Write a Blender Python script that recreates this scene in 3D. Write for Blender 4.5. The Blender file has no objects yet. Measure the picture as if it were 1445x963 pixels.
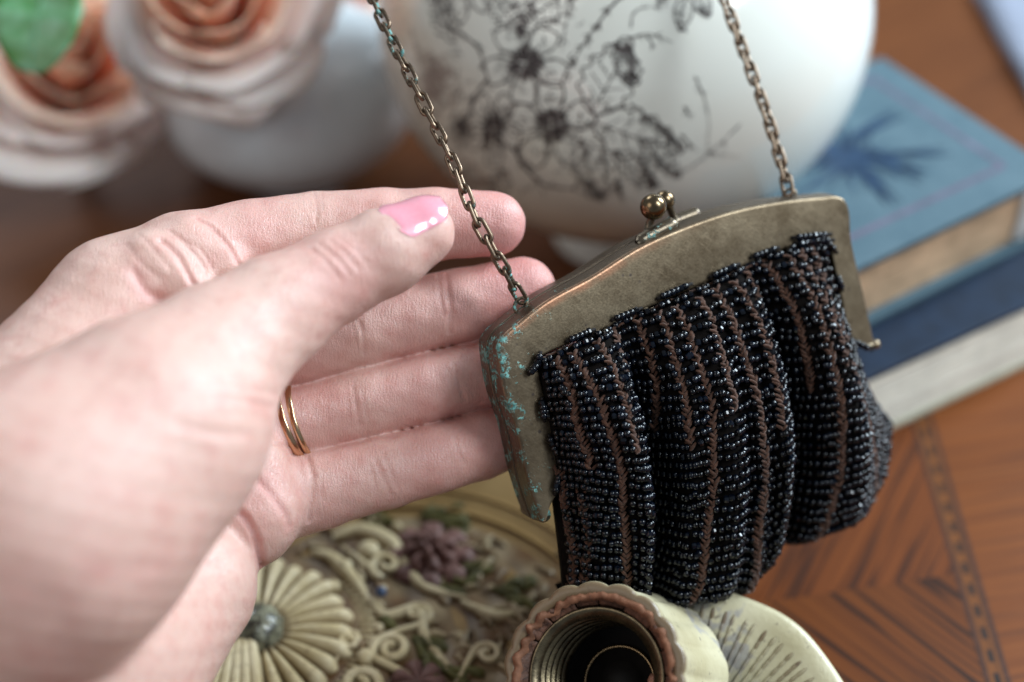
import bpy, math, random
import numpy as np
from mathutils import Matrix, Vector
random.seed(7); rng = np.random.RandomState(11)
scn = bpy.context.scene
COL = scn.collection
R = math.radians

# ------------------------------------------------------------------ camera
PITCH = R(42); CAMH = 34.0; LENS = 60.0; FP = LENS / 36.0 * 1445
cam_d = bpy.data.cameras.new('camera'); cam = bpy.data.objects.new('camera', cam_d); COL.objects.link(cam)
cam.location = (0, 0, CAMH * .01); cam.rotation_euler = (R(90) - PITCH, 0, 0)
cam_d.lens = LENS; cam_d.sensor_width = 36; cam_d.clip_start = .02; cam_d.clip_end = 20
cam_d.dof.use_dof = True; cam_d.dof.focus_distance = .374; cam_d.dof.aperture_fstop = 4.6
scn.camera = cam

# ------------------------------------------------------------------ light
w = bpy.data.worlds.new('World'); scn.world = w; w.use_nodes = True
bg = w.node_tree.nodes['Background']; bg.inputs[0].default_value = (.76, .88, 1.0, 1); bg.inputs[1].default_value = .22

def area(name, loc, target, size, size_y, power, color):
    l = bpy.data.lights.new(name, 'AREA'); l.shape = 'RECTANGLE'; l.size = size; l.size_y = size_y
    l.energy = power; l.color = color
    o = bpy.data.objects.new(name, l); COL.objects.link(o); o.location = loc
    d = Vector(target) - Vector(loc); o.rotation_euler = d.to_track_quat('-Z', 'Y').to_euler(); return o
area('window_and_fill_light', (.85, .80, .60), (.02, .36, .05),   .36, .62, 17, (.76, .90, 1.0))
area('window_and_fill_light', (.70, .02, .90), (.0, .33, .05), .26, .50, 7.0, (.84, .94, 1.0))
area('window_and_fill_light', (-.50, 1.15, .80), (-.10, .50, .03), .4, .4, 3.2, (.86, .94, 1.0))  # added light from the back left, brightens the pot and roses
area('window_and_fill_light', (-.75, -.25, .85), (.0, .32, .05), .6, .6, 2.0, (1.0, .93, .86))  # added soft fill from the front left

scn.view_settings.view_transform = 'Standard'; scn.view_settings.look = 'None'
scn.view_settings.exposure = 0.30; scn.view_settings.gamma = 1; scn.view_settings.use_curve_mapping = False
scn.cycles.use_denoising = True
scn.cycles.max_bounces = 8; scn.cycles.diffuse_bounces = 4; scn.cycles.glossy_bounces = 4
scn.cycles.sample_clamp_indirect = 6

# ------------------------------------------------------------------ helpers (all lengths in cm)
cP, sP = math.cos(PITCH), math.sin(PITCH)
def cc(px, py, D):      # photograph pixel at depth D -> camera-frame cm (X right, Y up, Z towards viewer)
    return np.array([(px - 722.5) / FP * D, -(py - 481.5) / FP * D, -D])
def c2w(P):             # camera frame -> world
    P = np.asarray(P, float); X, Y, Z = P[..., 0], P[..., 1], P[..., 2]
    return np.stack([X, Y * sP - Z * cP, CAMH + Y * cP + Z * sP], -1)
def w2c(P):
    P = np.asarray(P, float); X, y, z = P[..., 0], P[..., 1], P[..., 2] - CAMH
    return np.stack([X, y * sP + z * cP, -y * cP + z * sP], -1)
def W(px, py, D): return c2w(cc(px, py, D))
def T(px, py, H=0.0):   # pixel -> world point on the horizontal plane at height H
    x = (px - 722.5) / FP; t = (py - 481.5) / FP
    D = (CAMH - H) / (sP + t * cP); return np.array([x * D, D * (cP - t * sP), H])
def nrm(v): v = np.asarray(v, float); return v / (np.linalg.norm(v, axis=-1, keepdims=True) + 1e-12)
def catmull(pts, n):
    P = np.asarray(pts, float); m = len(P)
    Q = np.vstack([2 * P[0] - P[1], P, 2 * P[-1] - P[-2]])
    u = np.linspace(0, m - 1, n); i = np.minimum(u.astype(int), m - 2); f = (u - i)[:, None]
    a, b, c, d = Q[i], Q[i + 1], Q[i + 2], Q[i + 3]
    return .5 * (2 * b + (c - a) * f + (2 * a - 5 * b + 4 * c - d) * f ** 2 + (3 * b - a - 3 * c + d) * f ** 3)
def interp_cat(xs, ys, x):      # smooth interpolation of rows ys at sorted xs
    xs = np.asarray(xs, float); ys = np.asarray(ys, float); x = np.asarray(x, float)
    if ys.ndim == 1: return interp_cat(xs, ys[:, None], x)[..., 0]
    m = np.gradient(ys, xs, axis=0)
    xc = np.clip(x, xs[0], xs[-1]); i = np.clip(np.searchsorted(xs, xc, side='right') - 1, 0, len(xs) - 2)
    h = (xs[i + 1] - xs[i])[..., None]; f = ((xc - xs[i])[..., None]) / h
    return ((2 * f**3 - 3 * f**2 + 1) * ys[i] + (f**3 - 2 * f**2 + f) * h * m[i] + (-2 * f**3 + 3 * f**2) * ys[i + 1] + (f**3 - f**2) * h * m[i + 1])

ORG = {}
def tag(o, label=None, cat=None, group=None, kind=None):
    if label: o['label'] = label
    if cat: o['category'] = cat
    if group: o['group'] = group
    if kind: o['kind'] = kind
    return o
def empty(name, org, label=None, cat=None, group=None):
    o = bpy.data.objects.new(name, None); COL.objects.link(o); o.empty_display_size = .01
    o.location = tuple(np.asarray(org) * .01); ORG[o] = np.asarray(org, float)
    return tag(o, label, cat, group)
class MB:
    def __init__(s): s.V = []; s.F = []; s.n = 0; s.A = []
    def add(s, V, F, attr=None):
        V = np.asarray(V, float).reshape(-1, 3)
        s.V.append(V)
        n = s.n
        s.F.extend([tuple(int(i) + n for i in f) for f in F]); s.n += len(V)
        s.A.append(np.zeros(len(V)) if attr is None else np.broadcast_to(attr, (len(V),)))
        return s
    def grid(s, G, cu=False, cv=False, attr=None):      # G (nu,nv,3)
        nu, nv = G.shape[:2]; F = []
        for i in range(nu if cu else nu - 1):
            for j in range(nv if cv else nv - 1):
                a = i * nv + j; b = ((i + 1) % nu) * nv + j; c = ((i + 1) % nu) * nv + (j + 1) % nv; d = i * nv + (j + 1) % nv
                F.append((a, b, c, d))
        return s.add(G.reshape(-1, 3), F, None if attr is None else np.asarray(attr).reshape(-1))
    def box(s, c, ax, h):       # centre, 3 axes (rows), half sizes
        ax = np.asarray(ax, float); V = []
        for i in (-1, 1):
            for j in (-1, 1):
                for k in (-1, 1): V.append(np.asarray(c) + ax[0] * h[0] * i + ax[1] * h[1] * j + ax[2] * h[2] * k)
        return s.add(V, [(0, 1, 3, 2), (4, 6, 7, 5), (0, 4, 5, 1), (2, 3, 7, 6), (0, 2, 6, 4), (1, 5, 7, 3)])
    def tube(s, P, r, seg=8, closed=False, cap=True, attr=None):
        P = np.asarray(P, float); n = len(P); r = np.broadcast_to(np.asarray(r, float), (n,))
        if closed: t = np.roll(P, -1, 0) - np.roll(P, 1, 0)
        else: t = np.gradient(P, axis=0)
        t = nrm(t); ref = np.array([0, 0, 1.]) if abs(t[0][2]) < .9 else np.array([1., 0, 0])
        N = []; v = nrm(np.cross(t[0], ref))
        for i in range(n):
            v = nrm(v - t[i] * np.dot(v, t[i])); N.append(v)
        N = np.array(N); B = np.cross(t, N)
        a = np.linspace(0, 2 * math.pi, seg, endpoint=False)
        G = P[:, None] + r[:, None, None] * (np.cos(a)[None, :, None] * N[:, None] + np.sin(a)[None, :, None] * B[:, None])
        base = s.n
        s.grid(G, closed, True, None if attr is None else np.repeat(np.broadcast_to(attr, (n,)), seg))
        if cap and not closed:
            s.F.append(tuple(base + k for k in range(seg))[::-1]); s.F.append(tuple(base + (n - 1) * seg + k for k in range(seg)))
        return s
    def lathe(s, prof, org, axis=(0, 0, 1), seg=64, mod=None, cap0=False, cap1=False):     # prof [(r, z)], mod(phi, i) radius factor
        ax = nrm(axis); ref = np.array([1., 0, 0]) if abs(ax[0]) < .9 else np.array([0, 1., 0])
        u = nrm(np.cross(ref, ax)); v = np.cross(ax, u)
        a = np.linspace(0, 2 * math.pi, seg, endpoint=False); G = []
        for i, (r, z) in enumerate(prof):
            rr = r * (mod(a, i) if mod else np.ones(seg))
            G.append(np.asarray(org) + ax * z + rr[:, None] * (np.cos(a)[:, None] * u + np.sin(a)[:, None] * v))
        base = s.n; s.grid(np.array(G), False, True)
        if cap0: s.F.append(tuple(base + k for k in range(seg)))
        if cap1: s.F.append(tuple(base + (len(prof) - 1) * seg + k for k in range(seg))[::-1])
        return s
    def build(s, name, mat, parent=None, smooth=True, attr=None, org=None, orient=False):
        V = np.vstack(s.V); o0 = ORG[parent] if parent is not None else (np.zeros(3) if org is None else np.asarray(org, float))
        me = bpy.data.meshes.new(name); me.from_pydata(((V - o0) * .01).tolist(), [], s.F)
        me.materials.append(mat)
        if smooth: me.polygons.foreach_set('use_smooth', [True] * len(me.polygons))
        if attr:
            for k, a in attr.items():
                at = me.attributes.new(k, 'FLOAT', 'POINT'); at.data.foreach_set('value', np.asarray(a, np.float32))
        me.update()
        o = bpy.data.objects.new(name, me); COL.objects.link(o)
        if parent is not None: o.parent = parent
        else: o.location = tuple(o0 * .01)
        ORG[o] = o0
        return o
def place(name, me, parent, P, Rm=None, s=1.0):     # a piece that shares a mesh (mesh in metres round its own origin)
    o = bpy.data.objects.new(name, me); COL.objects.link(o); o.parent = parent
    M = Matrix.Identity(4) if Rm is None else Matrix([list(Rm[:, 0]) + [0], list(Rm[:, 1]) + [0], list(Rm[:, 2]) + [0], [0, 0, 0, 1]]).transposed()
    o.matrix_local = Matrix.Translation(tuple((np.asarray(P) - ORG[parent]) * .01)) @ M @ Matrix.Diagonal((s, s, s, 1))
    ORG[o] = np.asarray(P); return o

# ------------------------------------------------------------------ materials
class NT:
    def __init__(s, name):
        s.m = bpy.data.materials.new(name); s.m.use_nodes = True; s.t = s.m.node_tree; s.b = s.t.nodes['Principled BSDF']; s.tc = None
    def n(s, typ, **kw):
        x = s.t.nodes.new(typ)
        for k, v in kw.items(): setattr(x, k, v)
        return x
    def l(s, a, b): s.t.links.new(a, b)
    def co(s, scale=(1, 1, 1), rot=(0, 0, 0), kind='Object'):
        if s.tc is None: s.tc = s.n('ShaderNodeTexCoord')
        mp = s.n('ShaderNodeMapping'); mp.inputs['Scale'].default_value = scale; mp.inputs['Rotation'].default_value = rot
        s.l(s.tc.outputs[kind], mp.inputs[0]); return mp.outputs[0]
    def noise(s, scale, detail=3, rough=.55, vec=None, dist=0):
        x = s.n('ShaderNodeTexNoise'); x.inputs['Scale'].default_value = scale; x.inputs['Detail'].default_value = detail
        x.inputs['Roughness'].default_value = rough; x.inputs['Distortion'].default_value = dist
        s.l(vec if vec is not None else s.co(), x.inputs['Vector']); return x.outputs['Fac']
    def voro(s, scale, vec=None, feature='F1', out='Distance'):
        x = s.n('ShaderNodeTexVoronoi', feature=feature); x.inputs['Scale'].default_value = scale
        s.l(vec if vec is not None else s.co(), x.inputs['Vector']); return x.outputs[out]
    def ramp(s, f, stops, interp='LINEAR'):
        x = s.n('ShaderNodeValToRGB'); x.color_ramp.interpolation = interp
        while len(x.color_ramp.elements) < len(stops): x.color_ramp.elements.new(.5)
        for e, (p, c) in zip(x.color_ramp.elements, stops):
            e.position = p; e.color = (c, c, c, 1) if isinstance(c, (int, float)) else (*c, 1)
        s.l(f, x.inputs[0]); return x.outputs[0]
    def mix(s, f, a, b, mode='MIX'):
        x = s.n('ShaderNodeMix', data_type='RGBA', blend_type=mode)
        for sock, v in ((x.inputs[0], f), (x.inputs[6], a), (x.inputs[7], b)):
            if hasattr(v, 'is_linked') or hasattr(v, 'links'): s.l(v, sock)
            else: sock.default_value = v if sock == x.inputs[0] else (*v, 1)
        return x.outputs[2]
    def math(s, op, a, b=0.0, clamp=False):
        x = s.n('ShaderNodeMath', operation=op, use_clamp=clamp)
        for sock, v in zip(x.inputs, (a, b)):
            if hasattr(v, 'links'): s.l(v, sock)
            else: sock.default_value = v
        return x.outputs[0]
    def attr(s, name): x = s.n('ShaderNodeAttribute', attribute_name=name); return x.outputs['Fac']
    def bump(s, h, dist, strength=1.0, normal=None):
        x = s.n('ShaderNodeBump'); x.inputs['Distance'].default_value = dist; x.inputs['Strength'].default_value = strength
        s.l(h, x.inputs['Height'])
        if normal is not None: s.l(normal, x.inputs['Normal'])
        s.l(x.outputs[0], s.b.inputs['Normal']); return x.outputs[0]
    def set(s, **kw):
        M = dict(col='Base Color', rough='Roughness', metal='Metallic', coat='Coat Weight', coatr='Coat Roughness', spec='Specular IOR Level', sss='Subsurface Weight', trans='Transmission Weight', sheen='Sheen Weight', ior='IOR')
        for k, v in kw.items():
            i = s.b.inputs[M[k]]
            if hasattr(v, 'links'): s.l(v, i)
            else: i.default_value = (*v, 1) if isinstance(v, tuple) else v
        return s
def simple(name, col, rough=.5, metal=0, var=.12, scale=300, bump=0, **kw):
    if not metal and rough > .3: kw.setdefault('spec', .25)
    m = NT(name); f = m.noise(scale, 4)
    c2 = tuple(min(1, c * (1 + var)) for c in col); c1 = tuple(c * (1 - var) for c in col)
    m.set(col=m.ramp(f, [(.3, c1), (.7, c2)]), rough=rough, metal=metal, **kw)
    if bump: m.bump(f, bump)
    return m.m

# skin
m = NT('skin'); fl = m.attr('flush'); n1 = m.noise(70, 4); n2 = m.noise(420, 3)
c = m.mix(fl, (.69, .43, .36), (.60, .205, .20))
c = m.mix(m.ramp(n1, [(.35, 0), (.7, .40)]), c, (.74, .52, .44))
c = m.mix(m.ramp(n2, [(.48, 0), (.70, .32)]), c, (.58, .25, .21))
c = m.mix(m.ramp(m.noise(160, 3), [(.52, 0), (.70, .35)]), c, (.60, .26, .22))
m.set(col=c, rough=m.ramp(m.noise(1500, 2), [(.3, .29), (.7, .48)]), spec=.5, sss=.22)
m.b.inputs['Subsurface Radius'].default_value = (1, .35, .2); m.b.inputs['Subsurface Scale'].default_value = .0028
v1 = m.voro(1500, m.co((1, 1, 1)), 'DISTANCE_TO_EDGE')
ln = m.noise(1.0, 2, .6, m.co((2600, 500, 500), (0, R(12), R(4))), .8)
h = m.math('ADD', m.math('MULTIPLY', m.ramp(v1, [(0, 0), (.2, 1)]), .35), m.math('MULTIPLY', ln, 1.7))
h = m.math('ADD', h, m.math('MULTIPLY', m.noise(420, 2), .5))
m.bump(h, .00017, .6); SKIN = m.m
m = NT('pink_nail_polish'); m.set(col=m.ramp(m.voro(1600, None, 'F1', 'Distance'), [(.0, (.95, .75, .65)), (.10, (.86, .36, .42)), (1, (.84, .32, .39))]), rough=.25, coat=1.0, coatr=.05, sss=.1)
m.b.inputs['Subsurface Scale'].default_value = .002; NAIL = m.m
GOLD = simple('rose_gold', (.58, .36, .22), .22, 1, .04, 900, .00001)
GOLD2 = simple('yellow_gold', (.62, .42, .25), .22, 1, .05, 900, .00001)

# aged brass
def brass(name, base, base2, rough=.42, vscale=1.0):
    m = NT(name); n = m.math('ADD', m.math('MULTIPLY', m.noise(70, 5, .65), .6), m.math('MULTIPLY', m.noise(380, 4, .65), .4)); fine = m.noise(2200, 3)
    c = m.ramp(n, [(.38, base), (.60, base2)])
    c = m.mix(m.ramp(m.noise(1, 3, .6, m.co((160, 2600, 160), (R(20), R(10), R(35))), .3), [(.56, 0), (.66, .2)]), c, tuple(min(1, x * 1.7) for x in base2))
    spots = m.math('MULTIPLY', m.ramp(m.voro(330), [(.08, 1), (.17, 0)]), m.ramp(m.noise(140, 2), [(.5, 0), (.62, .75)]))
    c = m.mix(spots, c, (.07, .055, .06))
    c = m.mix(m.math('MULTIPLY', m.attr('edge'), m.ramp(m.noise(240, 4), [(.3, .3), (.6, 1)])), c, (.50, .24, .14))
    vd = m.attr('verd')
    vmask = m.math('MULTIPLY', m.ramp(m.math('ADD', m.math('ADD', m.math('MULTIPLY', m.noise(1300, 4, .7), .48), m.math('MULTIPLY', m.noise(300, 4), .52)), m.math('MULTIPLY', vd, .135 * vscale)), [(.60, 0), (.66, 1)]), m.ramp(vd, [(.02, 0), (.12, 1)]))
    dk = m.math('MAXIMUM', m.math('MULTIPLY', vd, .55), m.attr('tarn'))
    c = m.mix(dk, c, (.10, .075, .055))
    c = m.mix(vmask, c, m.ramp(m.noise(900, 2), [(.35, (.04, .15, .145)), (.65, (.20, .46, .42))]))
    met = m.math('SUBTRACT', .9, m.math('MULTIPLY', vmask, .9), True)
    m.set(col=c, metal=met, rough=m.math('ADD', m.ramp(fine, [(.3, rough - .06), (.7, rough + .1)]), m.math('MULTIPLY', vmask, .35)))
    m.bump(m.math('ADD', m.math('MULTIPLY', vmask, 1.4), m.math('MULTIPLY', fine, .35)), .00012, .6)
    return m.m
BRASS = brass('aged_brass', (.150, .108, .066), (.275, .212, .138), .38)
CHAINM = brass('dark_brass_chain', (.10, .078, .055), (.185, .148, .105), .32)
CLASPM = brass('polished_old_brass', (.13, .085, .045), (.22, .155, .085), .24)
m = NT('black_glass_bead'); m.set(col=m.ramp(m.noise(300, 1), [(.4, (.0012, .0016, .003)), (.6, (.002, .004, .009))]), rough=.06, spec=.42); BEAD = m.m
THREAD = simple('brown_silk_thread', (.070, .029, .016), .8, 0, .35, 700, .0002, sheen=.2)
BLACKT = simple('black_thread', (.012, .009, .008), .8, 0, .3, 700, .0001)
CLOTH = simple('dark_knit', (.005, .0035, .003), .95, 0, .4, 500, .0003, spec=.1)

# ceramic
m = NT('cream_glaze'); st = m.attr('stain_shade')
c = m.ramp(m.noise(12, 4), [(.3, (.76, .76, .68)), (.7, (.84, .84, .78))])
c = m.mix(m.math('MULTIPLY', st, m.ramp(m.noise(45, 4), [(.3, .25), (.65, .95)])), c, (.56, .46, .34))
m.set(col=c, rough=.13, coat=.6, coatr=.05); m.bump(m.noise(40, 2), .0003, .3); GLAZE = m.m
PRINT = simple('dark_transfer_print', (.075, .062, .060), .35, 0, .5, 500)
PRINT2 = simple('faded_transfer_print', (.36, .29, .25), .35, 0, .2, 500)
WHITE_POT = simple('blue_white_glaze', (.74, .80, .83), .2, 0, .15, 22, 0, coat=.8)

def wood(name, c1, c2, dark, ang, streak=.5, rough=.42):
    m = NT(name); vec = m.co((1, 1, 1), (0, 0, -ang))
    mp = m.n('ShaderNodeMapping'); mp.inputs['Scale'].default_value = (7, 330, 1); m.l(vec, mp.inputs[0])
    mp2 = m.n('ShaderNodeMapping'); mp2.inputs['Scale'].default_value = (16, 480, 1); m.l(vec, mp2.inputs[0])
    a = m.noise(1, 5, .6, mp.outputs[0], .4); b = m.noise(1, 3, .5, mp2.outputs[0], .2)
    c = m.ramp(a, [(.28, c1), (.72, c2)])
    s = m.ramp(b, [(.53, 0), (.60, streak)])
    c = m.mix(s, c, dark)
    c = m.mix(m.ramp(m.noise(14, 3), [(.35, 0), (.7, .25)]), c, tuple(x * .6 for x in c1))
    m.set(col=c, rough=rough, spec=.22); m.bump(b, .00006, .4)
    return m.m

# ------------------------------------------------------------------ table with inlay
w1 = wood('mahogany', (.10, .030, .008), (.17, .056, .016), (.045, .015, .006), R(38), .35, .5)
me_ = MB(); me_.add([(-110, -40, 0), (110, -40, 0), (110, 150, 0), (-110, 150, 0), (-110, -40, -3), (110, -40, -3), (110, 150, -3), (-110, 150, -3)],
                   [(0, 1, 2, 3), (7, 6, 5, 4), (0, 4, 5, 1), (1, 5, 6, 2), (2, 6, 7, 3), (3, 7, 4, 0)])
table = me_.build('table_top', w1, smooth=False); tag(table, kind='structure')
def slab(name, pts, z0, z1, mat, parent):
    P = [np.array([p[0], p[1], z1]) for p in pts]; Q = [np.array([p[0], p[1], z0]) for p in pts]; n = len(P)
    b = MB(); b.add(P + Q, [tuple(range(n))] + [(i, i + n, (i + 1) % n + n, (i + 1) % n) for i in range(n)])
    return b.build(name, mat, parent, smooth=False)
LA, LB = T(1287, 590)[:2], T(1394, 963)[:2]; RA, RB = T(1307, 590)[:2], T(1429, 963)[:2]
ld = nrm(LB - LA); LN = np.array([ld[1], -ld[0]])
if LN[0] > 0: LN = -LN       # towards the left
wid = abs(np.dot(RA - LA, LN)) * .5 + abs(np.dot(RB - LB, LN)) * .5
X0 = LA - ld * 3.5; X1 = LB + ld * 12
SP = T(1300, 811)[:2]; SPl = np.dot(SP - LA, ld) * ld + LA
AB = T(1085, 850)[:2]; dAB = nrm(AB - SPl)
gA = nrm(T(1105, 640)[:2] - T(1010, 800)[:2]); gB = nrm(T(1330, 940)[:2] - T(1130, 790)[:2])
vA = wood('veneer_upper', (.10, .024, .004), (.20, .053, .010), (.022, .008, .005), math.atan2(gA[1], gA[0]), .8)
vB = wood('veneer_lower', (.09, .022, .004), (.18, .050, .008), (.018, .007, .004), math.atan2(gB[1], gB[0]), .95)
vC = wood('veneer_border', (.14, .036, .006), (.22, .064, .012), (.07, .022, .009), R(12), .45)
vD = wood('inlay_banding', (.15, .046, .010), (.22, .076, .018), (.06, .02, .008), math.atan2(ld[1], ld[0]), .4)
DARKIN = simple('dark_inlay', (.022, .012, .009), .4, 0, .3, 400)
DARKIN2 = simple('brown_inlay', (.060, .022, .012), .4, 0, .3, 400)
slab('veneer_panel', [X0, SPl, SPl + dAB * 22, X0 + dAB * 22], .003, .010, vA, table)
slab('veneer_panel', [SPl, X1, X1 + dAB * 26, SPl + dAB * 22], .003, .009, vB, table)
slab('veneer_panel', [X0 - LN * wid, X1 - LN * wid, X1 - LN * (wid + 30), X0 - LN * (wid + 30)], .003, .009, vC, table)
slab('banding', [X0, X1, X1 - LN * wid, X0 - LN * wid], .003, .011, vD, table)
for off in (0, wid):
    slab('stringing', [X0 - LN * (off - .07), X1 - LN * (off - .07), X1 - LN * (off + .07), X0 - LN * (off + .07)], .004, .015, DARKIN2, table)
dz = [(1337, 717), (1345, 744), (1355, 772), (1364, 801), (1373, 832), (1383, 862), (1393, 895), (1403, 928), (1412.5, 959)]
ds = [float(np.dot(T(*p)[:2] - LA, ld)) for p in dz]; pitch = (ds[-1] - ds[0]) / 8
for k in range(-7, 15):
    c0 = LA + ld * (ds[0] + pitch * k) - LN * wid * .5
    a = ld * pitch * .27; b = LN * .075
    slab('inlay_dash', [c0 - a - b, c0 + a - b, c0 + a + b, c0 - a + b], .004, .0135, DARKIN, table)

# ------------------------------------------------------------------ books
def book(name, label, c_near_right, ang, lx, ly, z0, z1, covm, pagem, ct=.25, over=.28, lowcov=None):
    e1 = np.array([-math.cos(ang), -math.sin(ang), 0]); e2 = np.array([-math.sin(ang), math.cos(ang), 0]); up = np.array([0, 0, 1.])
    C0 = np.array([*c_near_right[:2], 0]); org = C0 + np.array([0, 0, z0])
    t = empty(name, org, label, 'book')
    lowm = None
    def bx(nm, a0, a1, b0, b1, h0, h1, mat):
        c = C0 + e1 * (a0 + a1) / 2 + e2 * (b0 + b1) / 2 + up * (h0 + h1) / 2
        q = MB().box(c, [e1, e2, up], [(a1 - a0) / 2, (b1 - b0) / 2, (h1 - h0) / 2]).build(nm, mat, t, smooth=False)
        bv = q.modifiers.new('bevel', 'BEVEL'); bv.width = .0006; bv.segments = 3; bv.limit_method = 'ANGLE'; return q
    bx('cover', 0, lx, 0, ly, z1 - ct, z1, covm); bx('cover', 0, lx, 0, ly, z0 + .005, z0 + ct, lowcov or covm)
    # page block as thin leaves bundled, slightly uneven
    G = MB(); n = 26; rr = np.random.RandomState(3)
    for i in range(n):
        h0 = z0 + ct + (z1 - z0 - 2 * ct) * i / n; h1 = z0 + ct + (z1 - z0 - 2 * ct) * (i + .86) / n; d = rr.uniform(0, .05)
        c = C0 + e1 * lx / 2 + e2 * ly / 2 + up * (h0 + h1) / 2
        G.box(c, [e1, e2, up], [lx / 2 - over - d, ly / 2 - over - d, (h1 - h0) / 2])
    tag(G.build('page_block', pagem, t, smooth=False), kind='stuff')
    return t, C0, e1, e2, bx
m = NT('faded_blue_cloth'); nn = m.noise(60, 4)
c = m.ramp(nn, [(.3, (.062, .108, .138)), (.7, (.095, .148, .178))])
wv = m.noise(1, 2, .5, m.co((1500, 1500, 300)))
m.set(col=m.mix(m.ramp(wv, [(.4, 0), (.6, .3)]), c, (.12, .19, .23)), rough=.7, spec=.2); m.bump(wv, .00015, .6); BLUEC = m.m
NAVYC = simple('navy_cloth', (.007, .017, .038), .6, 0, .3, 200, .0001)
PAGET = simple('tan_page_edges', (.60, .42, .27), .85, 0, .25, 120, .0002)
PAGEW = simple('cream_page_edges', (.86, .83, .73), .85, 0, .12, 120, .0002)
REDP = simple('faded_red_line', (.125, .105, .155), .6, 0, .3, 200)
DKB = simple('dark_blue_print', (.018, .042, .085), .5, 0, .4, 300)
ang = R(34)
R1 = T(1492, 243, 5.3)
b1, C0, e1, e2, bx = book('blue_book', 'faded blue cloth book with dark feathery print and tan pages, upper of two', R1, ang, 7.7, 7.2, 2.75, 5.3, BLUEC, PAGET)
zz = 5.3
def flat_strip(mb, p, q, wd, z, n=2, w2=None):
    p = np.asarray(p[:2]); q = np.asarray(q[:2]); d = nrm(q - p); s = np.array([-d[1], d[0]]); w2 = wd if w2 is None else w2
    V = [(*(p - s * wd / 2), z), (*(q - s * w2 / 2), z), (*(q + s * w2 / 2), z), (*(p + s * wd / 2), z)]
    mb.add(V, [(0, 1, 2, 3)])
def bp(a, b): return (C0 + e1 * a + e2 * b)[:2]
rl = MB(); mgn = 1.05
for (a, b) in (((mgn, mgn), (7.0, mgn)), ((mgn, mgn), (mgn, 7.2 - mgn * .7)), ((mgn, 7.2 - mgn * .7), (7.0, 7.2 - mgn * .7))):
    flat_strip(rl, bp(*a), bp(*b), .17, zz + .008)
rl.build('border_line', REDP, b1, smooth=False)
tb = MB(); rr = np.random.RandomState(5); ctr = T(1195, 222, zz)[:2]
for k in range(150):
    a = rr.uniform(0, 2 * math.pi); L = rr.uniform(.5, 1.9) * (1.25 if abs(math.cos(a)) > .5 else .85)
    s0 = ctr + rr.normal(0, .25, 2); e_ = s0 + np.array([math.cos(a), math.sin(a)]) * L
    if np.dot(e_ - C0[:2], e2[:2]) < 6.9: flat_strip(tb, s0, e_, rr.uniform(.04, .13), zz + .008 + k * .00006, w2=.02)
for (p, q) in (((1225, 218), (1330, 214)), ((1218, 240), (1262, 285)), ((1205, 195), (1270, 160)), ((1240, 222), (1300, 245))):
    for k in range(9):
        flat_strip(tb, T(p[0] + rr.uniform(-8, 8), p[1] + rr.uniform(-6, 6), zz), T(q[0] + rr.uniform(-14, 14), q[1] + rr.uniform(-8, 8), zz), .10, zz + .018 + k * .0002, w2=.02)
tb.build('cover_print', DKB, b1, smooth=False)
bx('spine', -.06, .34, .02, 7.18, 2.76, 5.28, BLUEC)
bx('torn_corner', .36, .95, .17, .6, 3.05, 5.0, simple('torn_paper', (.62, .62, .60), .8, 0, .3, 150, .0004))
LWR = T(1492, 397, 2.7)
b2, *_ = book('navy_book', 'navy book with cream pages lying under the faded blue book', (T(1500, 494, 0.0)[0], T(1500, 494, 0.0)[1]), R(31), 9.6, 9.2, .0, 2.7, NAVYC, PAGEW, ct=.22, over=.06, lowcov=simple('cream_cloth', (.42, .40, .30), .7, 0, .15, 200))

# ------------------------------------------------------------------ vase
VC = w2c(np.zeros(3)) * 0; vc = W(880, 20, 49.2); VCX, VCY, VCZ = vc[0], vc[1], vc[2]
RH, RV = 7.10, 6.35
vase = empty('vase', (VCX, VCY, 0), 'squat cream ceramic vase printed with brown blossoms and leafy branches', 'vase')
prof = []
for th in np.linspace(-76, 66, 70): prof.append((RH * math.cos(R(th)), VCZ + RV * math.sin(R(th))))
foot = [(1.5, .02), (1.9, .02), (1.95, .25), (1.8, .6), (1.6, .95), (1.6, 1.25)]
neckp = [(2.75, VCZ + 6.2), (2.6, VCZ + 6.9), (2.7, VCZ + 7.7), (3.2, VCZ + 8.5), (3.35, VCZ + 8.7), (3.2, VCZ + 8.75), (2.5, VCZ + 7.7), (2.4, VCZ + 6.6), (2.4, VCZ + 5.5)]
vb = MB(); vb.lathe(foot + prof + neckp, (VCX, VCY, 0), seg=160)
Vv = np.vstack(vb.V); cv = w2c(Vv); stn = np.clip((720 - (722.5 + cv[:, 0] / -cv[:, 2] * FP)) / 200, 0, 1)  # left side browned: crazing stains plus its shade and reflections in the colour
vb.build('body', GLAZE, vase, attr={'stain_shade': stn})
hb = MB(); hp = catmull([(VCX + 6.75, VCY + .8, VCZ + 1.8), (VCX + 7.9, VCY + .9, VCZ + 1.7), (VCX + 8.9, VCY + 1, VCZ + 3.2), (VCX + 8.2, VCY + .9, VCZ + 5.6), (VCX + 5.6, VCY + .6, VCZ + 6.3), (VCX + 3.0, VCY + .3, VCZ + 6.9)], 40)
hb.tube(hp, .42, 14); hb.build('handle', GLAZE, vase, attr={'stain_shade': np.zeros(hb.n)})
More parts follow.
